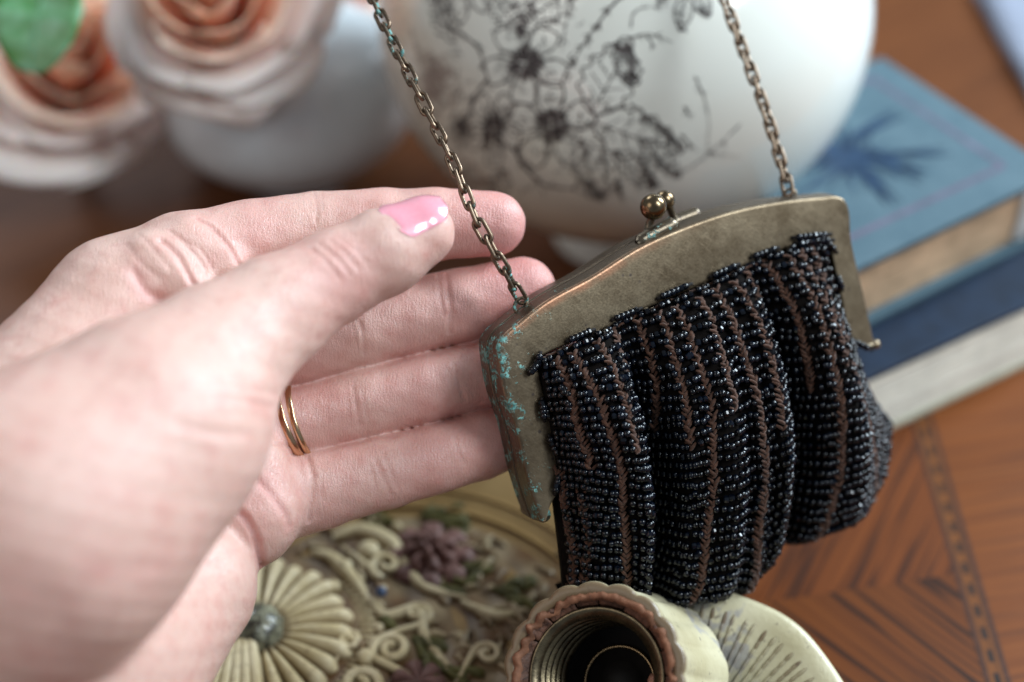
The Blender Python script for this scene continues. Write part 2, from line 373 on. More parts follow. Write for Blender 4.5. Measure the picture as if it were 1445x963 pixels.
def on_vase(pts, lift=.012):     # pixel -> ellipsoid hit
    pts = np.asarray(pts, float).reshape(-1, 2)
    d = c2w(np.stack([(pts[:, 0] - 722.5) / FP, -(pts[:, 1] - 481.5) / FP, -np.ones(len(pts))], -1)) - np.array([0, 0, CAMH])
    S = np.array([RH, RH, RV]); o = (np.array([0, 0, CAMH]) - vc) / S; dd = d / S
    A = (dd ** 2).sum(1); B = (dd * o).sum(1); C = (o ** 2).sum() - 1; disc = B * B - A * C
    t = (-B - np.sqrt(np.maximum(disc, 0))) / A
    P = np.array([0, 0, CAMH]) + d * t[:, None]; N = nrm((P - vc) / S ** 2)
    return P + N * lift, N, disc > .002 * A
pr = MB(); pr2 = MB(); rv = np.random.RandomState(21)
def stroke(pts, wd, mb=None, taper=False, n=None, wob=.25):
    mb = pr if mb is None else mb
    pts = np.asarray(pts, float); L = np.linalg.norm(np.diff(pts, axis=0), axis=1).sum()
    Q = catmull(pts, n or max(3, int(L / 4) + 2)) if len(pts) > 1 else pts
    P, N, ok = on_vase(Q, .012 + rv.uniform(0, .004))
    if not ok.all(): return
    t = nrm(np.gradient(P, axis=0)); s = np.cross(N, t); k = len(P)
    wv = wd / 66.0 * (1 + wob * rv.randn(k) * .6) * (np.linspace(1, .25, k) if taper else 1)
    wv = np.maximum(wv, .008)[:, None] / 2
    G = np.stack([P - s * wv, P + s * wv], 1); mb.grid(G)
def flower(cx, cy, rp, rs, a0, npet=5, sq=1.0, mb=None, w_=2.6, dense=130):
    for k in range(npet):
        a = a0 + 2 * math.pi * k / npet; hw = math.pi / npet * .92
        pts = []
        for u in np.linspace(-1, 1, 13):
            r = rs * .75 + (rp - rs * .75) * (1 - abs(u) ** 3.2) * (1 - .10 * math.exp(-(u / .25) ** 2))
            aa = a + hw * u * (1 - .25 * (abs(u) > .95))
            pts.append((cx + sq * r * math.cos(aa), cy + r * math.sin(aa)))
        stroke(pts, w_, mb)
        mx, my = cx + sq * rp * .68 * math.cos(a), cy + rp * .68 * math.sin(a)
        for _ in range(3): stroke([(mx + rv.uniform(-4, 4), my + rv.uniform(-4, 4)), (mx + rv.uniform(-4, 4), my + rv.uniform(-4, 4))], 1.2, mb)
    for k in range(dense):
        a = rv.uniform(0, 2 * math.pi); r0 = rs * rv.uniform(.05, .6); r1 = rs * rv.uniform(.7, 1.12)
        stroke([(cx + sq * r0 * math.cos(a), cy + r0 * math.sin(a)), (cx + sq * r1 * math.cos(a + .1), cy + r1 * math.sin(a + .1))], 1.9, mb, n=3)
def leaf(p0, p1, wd, hatch=26, mb=None, side=1, serr=5):
    p0 = np.array(p0, float); p1 = np.array(p1, float); d = p1 - p0; L = np.linalg.norm(d); d /= L; s = np.array([-d[1], d[0]])
    stroke([p0, p0 + d * L * .5 + s * 3, p1], 2.2, mb)
    for sg in (-1, 1):
        pts = []
        for u in np.linspace(0, 1, 19):
            h = wd * math.sin(math.pi * u ** .75) ** .8 + (serr * math.sin(u * 34) if .1 < u < .95 else 0)
            pts.append(p0 + d * L * u + s * sg * h)
        stroke(pts, 2.6, mb)
        for u in np.linspace(.15, .8, 5):
            stroke([p0 + d * L * u, p0 + d * L * (u + .12) + s * sg * wd * .75 * math.sin(math.pi * u ** .75)], 1.3, mb)
    for k in range(hatch):
        u = rv.uniform(.45, .95); h = wd * math.sin(math.pi * u ** .75) ** .8
        a = p0 + d * L * u + s * side * h; stroke([a, a - s * side * rv.uniform(8, 18) + d * rv.uniform(-2, 6)], 1.5, mb, n=3)
def branch(pts, wd, thorn=8, mb=None):
    stroke(pts, wd, mb, taper=True, wob=.5); Q = catmull(pts, 60)
    for k in range(thorn):
        i = rv.randint(3, 56); d = nrm(Q[i + 1] - Q[i - 1]); s = np.array([-d[1], d[0]]) * rv.choice([-1, 1])
        stroke([Q[i], Q[i] + s * rv.uniform(4, 9) + d * rv.uniform(2, 7)], wd * .7, mb, taper=True, n=3)
flower(742, 88, 62, 27, .35); flower(778, 178, 66, 27, .9); flower(697, 181, 56, 25, .3, sq=.72)
flower(765, -30, 62, 26, .2); flower(655, -25, 60, 24, .6, sq=.8)
leaf((835, 160), (888, 52), 36, 40, side=1); leaf((838, 172), (966, 212), 34, 46, side=-1); leaf((820, 200), (850, 282), 24, 30)
leaf((640, 60), (612, -20), 16, 10); leaf((905, 195), (960, 250), 14, 10, side=1)
leaf((800, -10), (730, 45), 22, 24); leaf((690, -20), (740, 50), 18, 20, side=-1)
branch([(615, -10), (624, 32), (652, 48), (674, 68), (688, 104)], 6, 12); branch([(905, -30), (868, 4), (842, 36), (824, 62), (803, 98)], 5, 22)
branch([(722, 205), (744, 240), (772, 262), (812, 268), (852, 286)], 6.5, 14); branch([(812, -12), (800, 30), (793, 70)], 3, 12)
branch([(888, 55), (915, 48), (950, 60)], 3.2, 5); branch([(912, 50), (925, 68)], 3, 3); branch([(890, 40), (896, 16), (925, 10), (945, 8)], 2.6, 6)
branch([(980, 108), (992, 134), (1000, 170), (998, 212)], 2.3, 7); branch([(965, 150), (975, 168)], 3, 3)
branch([(1045, 175), (1010, 208), (975, 235), (945, 255)], 2.6, 8); branch([(995, 214), (1045, 222)], 1.8, 3); branch([(960, 190), (985, 214)], 3.2, 3)
branch([(870, 250), (880, 285)], 5, 8); branch([(905, 235), (930, 262), (900, 270)], 3, 8); branch([(925, 5), (955, -12)], 4, 8)
leaf((968, -5), (960, 45), 13, 4, serr=0); leaf((985, -8), (1000, 25), 12, 12, serr=0)
for k in range(150):    # fine sprigs and stipple between the larger motifs
    x, y = rv.uniform(600, 880), rv.uniform(-10, 270); a = rv.uniform(0, 6.28)
    if (x - 742) ** 2 + (y - 88) ** 2 < 3300 or (x - 778) ** 2 + (y - 178) ** 2 < 3600 or x > 840 and y < 60: continue
    stroke([(x, y), (x + 6 * math.cos(a), y + 6 * math.sin(a)), (x + 12 * math.cos(a + .6), y + 12 * math.sin(a + .6))], 1.5, n=4)
for (x, y, q) in ((742, 88, 62), (778, 178, 66), (697, 181, 50)):
    for k in range(40): a = rv.uniform(0, 6.28); stroke([(x + q * .5 * math.cos(a), y + q * .5 * math.sin(a)), (x + q * .66 * math.cos(a), y + q * .66 * math.sin(a))], 1.1, n=3)
leaf((900, 120), (868, 60), 14, 14); leaf((868, 215), (925, 262), 16, 20, side=-1); leaf((660, 235), (622, 285), 15, 14); leaf((715, 240), (690, 290), 13, 12)
for k in range(60):     # fern tufts between the blossoms
    x, y = rv.uniform(790, 900), rv.uniform(150, 275)
    if rv.rand() < .5: stroke([(x, y), (x + rv.uniform(-6, 6), y + rv.uniform(-10, 4)), (x + rv.uniform(-10, 10), y + rv.uniform(-14, 8))], 1.8)
flower(650, 182, 26, 14, .3, sq=.7, dense=60); flower(612, 118, 50, 26, .5, sq=.62, mb=pr2, w_=2.4); flower(604, 240, 36, 18, .5, sq=.7, mb=pr2, w_=2.2)
leaf((640, 150), (606, 78), 20, 20, mb=pr2); branch([(690, 110), (668, 140), (660, 175)], 4, 10); branch([(580, 40), (600, 100), (640, 150)], 3.4, 14, mb=pr2)
leaf((630, 230), (690, 262), 16, 16, mb=pr2)
tag(pr.build('floral_print', PRINT, vase), kind='stuff'); tag(pr2.build('floral_print', PRINT2, vase), kind='stuff')

# ------------------------------------------------------------------ white pot behind the hand
pc = W(418, 238, 58)
pot = empty('white_pot', (pc[0], pc[1], 0), 'glossy blue-white round pot out of focus behind the fingers', 'pot')
pb = MB(); pz = max(pc[2], 2.6)
pb.lathe([(2.2, .02)] + [(4.25 * math.cos(R(t)), pz + 3.1 * math.sin(R(t)) * (1 if t > 0 else pz / 3.1 * .98)) for t in np.linspace(-62, 62, 40)] + [(1.7, pz + 2.8), (1.7, pz + 2.95), (1.5, pz + 2.9), (.01, pz + 3.0)], (pc[0], pc[1], 0), seg=72)
pb.build('body', WHITE_POT, pot)
sp = MB(); a0 = np.array([pc[0] + 2.6, pc[1] - .8, pz + 1.0])
pb2 = MB(); pb2.tube(catmull([a0, a0 + (1.3, -.2, 1.2), a0 + (2.0, -.3, 2.4)], 20), np.linspace(.7, .35, 20), 16); pb2.build('spout', WHITE_POT, pot)

# ------------------------------------------------------------------ roses
def petal_mat(name, cin, cout):
    m = NT(name); f = m.attr('tip'); n = m.noise(90, 3)
    c = m.mix(m.math('ADD', f, m.math('MULTIPLY', m.math('SUBTRACT', n, .5), .4), True), cin, cout)
    m.set(col=c, rough=.55, sss=.25, sheen=.2); m.b.inputs['Subsurface Scale'].default_value = .004; return m.m
P_OUT = petal_mat('pale_pink_petal', (.92, .66, .58), (.93, .77, .73)); P_MID = petal_mat('peach_petal', (.92, .52, .37), (.94, .70, .58)); P_IN = petal_mat('coral_petal', (.92, .33, .16), (.94, .60, .43))
def rose(c, axis, Rr, label, seed, levels=((5, 1.0, .95), (4, .84, .72), (4, .66, .45), (4, .50, .28), (3, .34, .15), (3, .2, .05)), rot=0.0):
    t = empty('rose', c, label, 'flower', 'peach garden roses'); rr = np.random.RandomState(seed)
    ax = nrm(axis); u = nrm(np.cross(ax, (0, 0, 1.) if abs(ax[2]) < .9 else (1., 0, 0))); v = np.cross(ax, u)
    for li, (n, rad, opn) in enumerate(levels):
        for k in range(n):
            a = 2 * math.pi * (k + .5 * (li % 2)) / n + rr.uniform(-.15, .15) + rot; hw = math.pi / n * rr.uniform(1.35, 1.7)
            nu, nv = 13, 11; G = np.zeros((nu, nv, 3)); A = np.zeros((nu, nv)); rad2 = rad * Rr * rr.uniform(.86, 1.10); RZ = rr.uniform(-1, 1)
            for i, p in enumerate(np.linspace(-1, 1, nu)):
                for j, q in enumerate(np.linspace(0, 1, nv)):
                    ww = (math.sin(math.pi * min(.5, .08 + q * .62)) ** .7) * (1 if q < .75 else math.sqrt(max(.06, 1 - ((q - .75) / .29) ** 2)))
                    aa = a + hw * p * ww
                    r = rad2 * (.10 + .95 * q ** (.55 + .5 * (1 - opn)) ) * (1 + .05 * math.sin(2.2 * p + seed + k * 1.7) * q) + opn * rad2 * .16 * max(0, q - .7) / .3
                    z = Rr * (-.75 + (1.15 - .68 * rad) * q ** 1.25 + .52 * (1 - opn) * q) - opn * Rr * .22 * max(0, (q - .72) / .28) ** 2 + .09 * Rr * math.sin(2.3 * p + k * 2.1 + li) * q + .10 * Rr * RZ * q
                    G[i, j] = c + ax * z + u * r * math.cos(aa) + v * r * math.sin(aa); A[i, j] = np.clip(q ** 2.0 * (1 if abs(p) < .8 else 1.1), 0, 1)
            b = MB(); b.grid(G); o = b.build('petal', (P_OUT if li < 2 else P_MID if li < 3 else P_IN), t, attr={'tip': A.reshape(-1)})
            so = o.modifiers.new('thick', 'SOLIDIFY'); so.thickness = .0004
    s = MB(); s.tube(np.array([c - ax * Rr * .6, c - ax * Rr * 1.1, c - ax * Rr * 1.4 + np.array([0, .4, -.4])]), [Rr * .18, Rr * .12, .18], 10); s.build('calyx', LEAFG, t)
    return t
m = NT('green_leaf'); m.set(col=m.mix(m.ramp(m.noise(120, 3), [(.35, 0), (.65, 1)]), (.05, .22, .05), (.20, .42, .24)), rough=.45, sss=.1); LEAFG = m.m
toc = lambda x, y, z: nrm(c2w(np.array([x, y, z])) - c2w(np.zeros(3)))
rose(W(300, 0, 49.5), toc(.0, .28, .95), 3.05, 'open peach rose with coral heart nearest the white pot', 3)
rose(W(95, 88, 53), toc(.25, .35, .9), 3.05, 'drooping peach rose in the top left corner under the green leaf', 8, rot=.4)
rose(W(470, -60, 58), toc(.25, .3, .9), 3.0, 'pale rose at the top edge between rose and vase', 5, levels=((5, 1.0, .95), (5, .84, .8), (5, .66, .6), (4, .48, .4)), rot=.9)
def leaf_obj(pts, wd, name, label):
    P = catmull(pts, 16); b = MB(); n = 9; G = np.zeros((16, n, 3)); t = nrm(np.gradient(P, axis=0)); side = nrm(np.cross(t, toc(0, .2, 1)))
    for i in range(16):
        f = math.sin(math.pi * (i + .3) / 16.2) ** .7
        for j, q in enumerate(np.linspace(-1, 1, n)): G[i, j] = P[i] + side[i] * q * wd * f + toc(0, 0, 1) * (.25 * abs(q) + .05 * math.sin(i * 1.7)) * f
    b.grid(G); t_ = empty(name, P[0], label, 'leaf'); o = b.build('blade', LEAFG, t_); so = o.modifiers.new('thick', 'SOLIDIFY'); so.thickness = .0005
    v = MB(); v.tube(P + toc(0, 0, 1) * .04, .05, 6); v.build('midrib', LEAFG, t_)
leaf_obj([W(75, -70, 47), W(62, -10, 46.6), W(50, 45, 46.4), W(42, 103, 46.6)], 1.25, 'rose_leaf', 'bright green leaf hanging over the left rose')
# pale grey wavy sheet far right, stand-in for an unidentified pale patch
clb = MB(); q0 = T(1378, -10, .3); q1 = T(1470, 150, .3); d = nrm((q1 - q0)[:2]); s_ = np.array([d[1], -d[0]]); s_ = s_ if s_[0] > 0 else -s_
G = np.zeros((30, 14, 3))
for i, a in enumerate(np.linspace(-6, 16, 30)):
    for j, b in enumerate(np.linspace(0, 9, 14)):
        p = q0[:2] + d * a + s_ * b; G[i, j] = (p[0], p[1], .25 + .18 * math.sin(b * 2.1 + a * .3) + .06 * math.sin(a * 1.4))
clb.grid(G); o = clb.build('cloth', simple('grey_sheet', (.22, .24, .30), .9, 0, .2, 150, .0004), org=(q0[0], q0[1], 0)); tag(o, 'pale grey folded cloth at the far right corner of the table', 'cloth')
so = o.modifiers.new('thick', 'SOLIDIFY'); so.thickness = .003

# ------------------------------------------------------------------ ornate tray
m = NT('antiqued_cream'); n = m.noise(160, 4)
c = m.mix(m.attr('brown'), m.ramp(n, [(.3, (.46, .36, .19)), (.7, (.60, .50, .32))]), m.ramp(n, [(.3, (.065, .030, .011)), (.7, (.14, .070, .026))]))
c = m.mix(m.ramp(m.noise(500, 4), [(.56, 0), (.68, .45)]), c, (.20, .13, .07))
m.set(col=c, rough=.42, spec=.3); m.bump(m.noise(700, 3), .00015, .7); CREAM = m.m
m = NT('antiqued_tan'); c = m.ramp(m.noise(60, 4), [(.3, (.24, .140, .046)), (.7, (.34, .215, .082))]); m.set(col=c, rough=.45, spec=.3); m.bump(m.noise(300, 3), .0002, .4); TAN = m.m
MAUVE = simple('mauve_paint', (.15, .075, .062), .5, 0, .35, 200, .0003); MOSS = simple('moss_paint', (.085, .075, .022), .5, 0, .4, 220, .0003)
TC = T(560, 968)
tray = empty('ornate_tray', TC, 'round cream tray with moulded daisy, scrolls and mauve flower under the hand', 'tray')
tr = MB(); RT = 7.05
tr.lathe([(.01, .05), (RT * .80, .05), (RT * .80, .55)], TC, seg=120, cap0=False); tr2 = MB()
tr2.lathe([(.01, .54), (RT * .70, .54), (RT * .74, .60), (RT * .80, .78), (RT * .90, .95), (RT * .97, 1.02), (RT, .98), (RT * 1.01, .85), (RT * .98, .6), (RT * .8, .3), (RT * .6, .01), (.01, .01)], TC, seg=160, mod=lambda a, i: 1 + (.012 * np.cos(a * 18) if 4 < i < 9 else 0 * a))
tr2.build('dish', TAN, tray)
rb = MB()
for rr_, tw in ((.75, .07), (.82, .05)): rb.tube([TC + np.array([RT * rr_ * math.cos(a), RT * rr_ * math.sin(a), .62 + (rr_ - .74) * 2.6]) for a in np.linspace(0, 2 * math.pi, 120, endpoint=False)], tw, 6, closed=True)
rb.build('rim_bead', TAN, tray)
def disp_dome(cx, cy, r, hgt, z0=.54):
    pass
def petal_lump(b, c, ang, L, w0, w1, h, ridge=0, brown_edge=1.0, nx=12, ny=9):
    d = np.array([math.cos(ang), math.sin(ang), 0]); s = np.array([-d[1], d[0], 0]); G = np.zeros((nx, ny, 3)); A = np.zeros((nx, ny))
    for i, u in enumerate(np.linspace(0, 1, nx)):
        ww = (w0 + (w1 - w0) * u) * (1 if u < .8 else math.sqrt(max(0, 1 - ((u - .8) / .2) ** 2) * .94 + .06))
        for j, v in enumerate(np.linspace(-1, 1, ny)):
            z = h * (1 - v * v) ** .6 * math.sin(math.pi * min(1, .12 + u * .75)) ** .5 * (1 if u < .85 else max(0, 1 - ((u - .85) / .15) ** 2))
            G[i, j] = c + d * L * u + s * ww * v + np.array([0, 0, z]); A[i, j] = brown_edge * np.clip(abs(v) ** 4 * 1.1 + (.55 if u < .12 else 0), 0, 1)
    b.grid(G, attr=A)
dc = T(362, 885, .9); dc[2] = .56; daisy = MB()
NP = 26
for k in range(NP):
    a = 2 * math.pi * k / NP; c0 = dc + np.array([math.cos(a), math.sin(a), 0]) * .62
    d_ = MB(); petal_lump(d_, c0, a, 1.75 * (1 + .04 * math.sin(k * 2.3)), .10, .285, .42, nx=14, ny=11)
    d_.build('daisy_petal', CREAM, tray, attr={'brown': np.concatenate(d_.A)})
cb = MB(); cb.lathe([(.66, 0), (.66, .42), (.55, .62), (.40, .74), (.2, .82), (.01, .84)], dc, seg=40, mod=lambda a, i: 1 + .05 * np.cos(a * 9 + i * 2) + .03 * np.sin(a * 17 + i))
m = NT('mottled_stone'); m.set(col=m.ramp(m.noise(330, 4, .7), [(.36, (.025, .022, .017)), (.5, (.10, .095, .065)), (.68, (.32, .31, .21))]), rough=.25, coat=.4); m.bump(m.noise(400, 3), .0006, .8)
cb.build('daisy_centre', m.m, tray)
# rims, beads and scrolls
def ridge_tube(b, pts, r, n=36, taper=True, z=.62):
    P = catmull([T(p[0], p[1], z) if len(p) == 2 else T(p[0], p[1], p[2]) for p in pts], n)
    b.tube(P, r * (np.sin(np.linspace(.25, math.pi - .15, n)) ** .6 if taper else 1), 8)
sc = MB()
def spiral(b, cx, cy, r0, turns, tube, tail=None, flip=1, a0=0.0):
    C = T(cx, cy, .66); pts = []
    for u in np.linspace(0, 1, 34): a = a0 + flip * turns * 2 * math.pi * u; r = r0 * (.12 + .88 * u); pts.append(C + np.array([r * math.cos(a), r * math.sin(a), .12 * (1 - u)]))
    if tail is not None:
        e = pts[-1]; q = T(*tail, .62); pts += [e * (1 - s) + q * s + np.array([0, 0, .06 * math.sin(math.pi * s)]) for s in np.linspace(.1, 1, 10)]
    n = len(pts); b.tube(pts, tube * np.linspace(.6, 1, n) * np.minimum(1, np.linspace(3, .35, n)), 8)
    ORG_ = C
    bb = MB()
spiral(sc, 552, 918, .48, 1.5, .15, (655, 1000), 1, .5); spiral(sc, 508, 968, .55, 1.6, .17, (610, 1010), -1, 2.0); spiral(sc, 688, 925, .36, 1.3, .11, (640, 975), 1, 1.0)
spiral(sc, 588, 868, .36, 1.2, .12, (520, 905), -1, .3); spiral(sc, 545, 800, .42, 1.3, .14, (480, 770), 1, 2.6); spiral(sc, 490, 905, .30, 1.2, .10, (470, 940), 1, 0)
ridge_tube(sc, [(520, 845), (545, 870), (590, 862), (600, 900), (640, 950)], .18); ridge_tube(sc, [(470, 760), (510, 750), (555, 770), (560, 800)], .24); ridge_tube(sc, [(440, 780), (470, 790), (500, 820), (520, 850)], .2)
ridge_tube(sc, [(650, 850), (700, 870), (745, 860)], .16); ridge_tube(sc, [(600, 760), (570, 790), (600, 830), (660, 845)], .17)
for (x, y, r) in [(516, 930, .24), (500, 905, .16), (540, 832, .13), (486, 802, .24), (560, 745, .16), (520, 780, .3), (470, 830, .2), (620, 930, .14), (650, 900, .13), (534, 888, .15)]:
    c = T(x, y, .6); sc.lathe([(r, -.1), (r * .95, r * .5), (r * .7, r * .8), (r * .3, r * .98), (.005, r)], c, seg=16)
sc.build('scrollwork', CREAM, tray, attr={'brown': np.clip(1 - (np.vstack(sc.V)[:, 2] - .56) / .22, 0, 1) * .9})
rad = MB()
for k in range(26):        # shell fan outside the daisy
    a = R(-62) + R(100) * k / 25; c0 = dc + np.array([math.cos(a), math.sin(a), 0]) * 2.45
    petal_lump(rad, c0, a, .5 + .1 * (k % 2), .045, .08, .13, nx=5, ny=5)
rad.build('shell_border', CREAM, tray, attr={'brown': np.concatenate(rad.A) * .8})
bgm = MB()      # dark antiqued ground inside the rim, in low relief
nr, na = 30, 120; G = np.zeros((nr, na, 3)); rq = np.random.RandomState(2); ph = rq.uniform(0, 6, 12)
for i in range(nr):
    for j in range(na):
        r = RT * .735 * (i + .5) / nr; a = 2 * math.pi * j / na; x, y = r * math.cos(a), r * math.sin(a)
        z = .575 + .03 * math.sin(x * 3.1 + ph[0]) * math.sin(y * 2.7 + ph[1]) + .03 * math.sin(x * 6.3 + y * 3 + ph[2]); G[i, j] = TC + np.array([x, y, z if i < nr - 2 else .55])
bgm.grid(G, False, True); Vb = np.vstack(bgm.V)
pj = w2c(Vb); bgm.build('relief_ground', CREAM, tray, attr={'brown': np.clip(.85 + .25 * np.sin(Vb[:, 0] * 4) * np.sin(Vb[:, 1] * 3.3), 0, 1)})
lm = MB()      # small worn leaves, curls and buds filling the ground of the relief
for k in range(220):
    a = rq.uniform(0, 6.283); q = RT * .70 * math.sqrt(rq.uniform(.02, 1)); c = TC + np.array([q * math.cos(a), q * math.sin(a), .58])
    if np.linalg.norm((c - dc)[:2]) < 2.6: continue
    m0 = MB(); petal_lump(m0, c, rq.uniform(0, 6.283), rq.uniform(.25, .8), .05, rq.uniform(.07, .2), rq.uniform(.06, .2), nx=7, ny=7)
    lm.add(np.vstack(m0.V), m0.F, np.clip(m0.A[0] + rq.uniform(.25, .9), 0, 1))
tag(lm.build('worn_relief', CREAM, tray, attr={'brown': np.concatenate(lm.A)}), kind='stuff')
mv = MB()
fc = T(608, 785, .6)
for ring, (n, r, h) in enumerate(((8, .95, .22), (7, .62, .34), (5, .34, .44))):
    for k in range(n):
        a = 2 * math.pi * k / n + ring * .4; petal_lump(mv, fc + np.array([math.cos(a), math.sin(a), 0]) * r * .15 + np.array([0, 0, ring * .08]), a, r * 1.05, .12, r * .42, h)
mv.build('painted_flower', MAUVE, tray)
mv = MB(); fc = T(590, 968, .6)
for k in range(7): a = 2 * math.pi * k / 7; petal_lump(mv, fc, a, .7, .1, .28, .3)
mv.build('painted_flower', MAUVE, tray)
gl = MB()
for (x, y, a, L) in [(690, 800, 200, .9), (700, 835, 20, .9), (720, 845, -30, .8), (660, 835, 160, .8), (560, 742, 170, 1.1), (600, 735, 20, 1.0), (625, 740, 5, .9), (580, 905, -40, 1.0), (600, 925, -60, 1.1), (630, 945, -20, .9), (560, 890, 140, .7), (740, 830, 40, .7), (640, 720, 40, .8)]:
    for k in range(4): petal_lump(gl, T(x + rq.uniform(-8, 8), y + rq.uniform(-5, 5), .6), R(a + rq.uniform(-30, 30)), L * rq.uniform(.6, 1), .06, .16, .16)
gl.build('painted_leaf', MOSS, tray)
gm = MB(); gm.lathe([(.14, -.05), (.13, .05), (.08, .11), (.01, .13)], T(538, 835, .95), seg=16); gm.build('blue_stone', simple('blue_stone', (.05, .08, .16), .15, 0, .2, 300), tray)
# raised ribs at the lower left
rs = MB()
for k in range(5):
    p = T(296 + k * 17, 985, 1.0); q = T(318 + k * 9, 905, 1.0); rs.tube([p * (1 - u) + q * u for u in np.linspace(0, 1, 8)], .15, 8)
rs.build('rib', CREAM, tray, attr={'brown': np.zeros(rs.n)})

# ------------------------------------------------------------------ socket stand
SC = W(955, 1082, 38.3); DN = nrm(c2w(np.array([-.10, .36, .93])) - c2w(np.zeros(3)))
Rc = W(837, 954, 36.0)
stand = empty('socket_stand', SC, 'cream fluted lamp stem with brass threaded socket on a round gouged foot', 'lamp stem')
m = NT('worn_cream_paint'); n = m.noise(55, 5)
c = m.ramp(n, [(.35, (.46, .40, .24)), (.65, (.62, .56, .38))])
c = m.mix(m.ramp(m.noise(38, 4, .7, None, .6), [(.60, 0), (.64, .8)]), c, (.36, .34, .33))
c = m.mix(m.ramp(m.noise(450, 4), [(.62, 0), (.70, .7)]), c, (.10, .07, .06))
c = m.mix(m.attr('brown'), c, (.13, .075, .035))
m.set(col=c, rough=.42, coat=.15, coatr=.25); m.bump(m.noise(600, 4), .0002, .7); WORN = m.m
fb = MB(); RB = 4.35; DU = nrm(np.cross((1., 0, 0), DN)); DV = np.cross(DN, DU); FSC = .965
fprof = [(.01, .35), (1.0, .5), (2.2, .75), (2.9, 1.0), (3.3, 1.12), (3.9, 1.22), (4.2, 1.24), (4.33, 1.18), (4.38, 1.05), (4.30, .85), (4.1, .6), (3.6, .1), (3.5, .01), (.01, .01)]
fp2 = [(r, z) for r, z in fprof]
fb.lathe([(r_ * FSC, z_ - 1.2) for r_, z_ in fp2], SC, DN, seg=140, mod=lambda a, i: 1 + .012 * np.sin(a * 3 + 1) + .006 * np.sin(a * 11))
fb.build('foot_disc', WORN, stand, attr={'brown': np.zeros(fb.n)})
gg = MB(); gt = MB()
for k in range(92):
    a = 2 * math.pi * (k + rq.uniform(-.15, .15)) / 92
    d = DU * math.cos(a) + DV * math.sin(a); s = np.cross(DN, d)
    for (r0, r1, wd, br) in ((3.50, 3.84, .050, .75), (3.28, 3.60, .045, .6), (3.05, 3.38, .045, .5), (2.75, 3.15, .045, .35), (2.0, 2.85, .05, .2)):
        r0_ = r0 + rq.uniform(-.07, .07); br = br * rq.uniform(.5, 1.2); G = np.zeros((5, 5, 3))
        for i, u in enumerate(np.linspace(0, 1, 5)):
            for j, v in enumerate(np.linspace(-1, 1, 5)):
                r = r0_ + (r1 - r0_) * u; z = np.interp(r, [0, 1, 2.2, 2.9, 3.3, 3.9], [.35, .5, .75, 1.0, 1.12, 1.22]) + .012 + .04 * (1 - v * v) * math.sin(math.pi * (.1 + .8 * u))
                G[i, j] = SC + d * r * FSC + s * v * wd * math.sin(math.pi * (.12 + .76 * u)) + DN * (z - 1.2)
        gg.grid(G, attr=np.full((5, 5), br))
gg.build('gouged_ring', WORN, stand, attr={'brown': np.concatenate(gg.A)})
# neck: swept rings from the rim back to the foot
axd = nrm(c2w(np.array([-.29, .24, .92])) - c2w(np.zeros(3))); Ln = 3.7; base = Rc - axd * Ln; NF = 18
nprof = [(2.2, 0), (2.1, .15 * Ln), (1.99, .4 * Ln), (1.93, .65 * Ln), (1.90, .82 * Ln), (1.92, .92 * Ln), (1.93, .97 * Ln), (1.90, Ln - .03), (1.85, Ln), (1.77, Ln - .01), (1.72, Ln - .05), (1.70, Ln - .25), (1.70, Ln - .5)]
nb = MB(); amp = [.02, .025, .03, .035, .035, .04, .045, .045, .045, .015, .0, 0, 0]
nb.lathe(nprof, base, axd, 180, mod=lambda a, i: 1 + amp[i] * np.abs(np.cos(a * NF / 2)) ** .8 + .006 * np.sin(a * 7 + 2))
nbr = np.zeros(nb.n); nbr[7 * 180:] = .9; nbr[6 * 180:7 * 180] = .25  # inner rim browned: dirt plus the rim's shade put into the colour
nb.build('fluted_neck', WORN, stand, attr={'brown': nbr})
m = NT('cracked_brown_resin'); cr = m.voro(420, None, 'DISTANCE_TO_EDGE')
c = m.ramp(m.noise(260, 4), [(.3, (.060, .028, .018)), (.7, (.20, .088, .052))]); c = m.mix(m.ramp(cr, [(0, .9), (.05, 0)]), c, (.03, .012, .008))
m.set(col=c, rough=.6); m.bump(m.noise(700, 4), .0005, .8); RESIN = m.m
# liner ring in cracked pieces
rk = np.random.RandomState(9); NS = 15; edges = np.cumsum(rk.uniform(.6, 1.4, NS)); edges = np.concatenate([[0], edges]) / edges[-1] * 2 * math.pi
uu = nrm(np.cross((1., 0, 0), axd)); vv = np.cross(axd, uu)
for k in range(NS):
    a0, a1 = edges[k] + .012, edges[k + 1] - .012; n = 10; Gs = []
    top = Ln - .10 + rk.uniform(-.05, .04); ri = 1.50 + rk.uniform(-.02, .03)
    for i, a in enumerate(np.linspace(a0, a1, n)):
        jit = rk.uniform(-.05, .045); j2 = rk.uniform(-.05, .04); e = uu * math.cos(a) + vv * math.sin(a)
        sec = [(1.73, top - .6), (1.73, top - .05 + jit), (1.69, top + .05 + jit * 1.5), (1.64 + j2, top + .02 + jit), (1.62 + j2, top - .09), (ri + .03 + j2 * .5, top - .13), (ri, top - .22), (ri, top - .6)]
        Gs.append([base + axd * z + e * r for r, z in sec])
    b = MB(); b.grid(np.array(Gs)); nn = b.n; b.F.append(tuple(range(8))); b.F.append(tuple(nn - 8 + q for q in range(8))[::-1]); b.build('liner_piece', RESIN, stand)
b = MB(); rag = []; WK = rk.normal(0, 1, 240)
for _ in range(3): WK = (np.roll(WK, 1) + WK * 2 + np.roll(WK, -1)) / 4
WK = WK / WK.std() * .055 + .02 * np.sin(np.linspace(0, 2 * math.pi, 240) * 3)
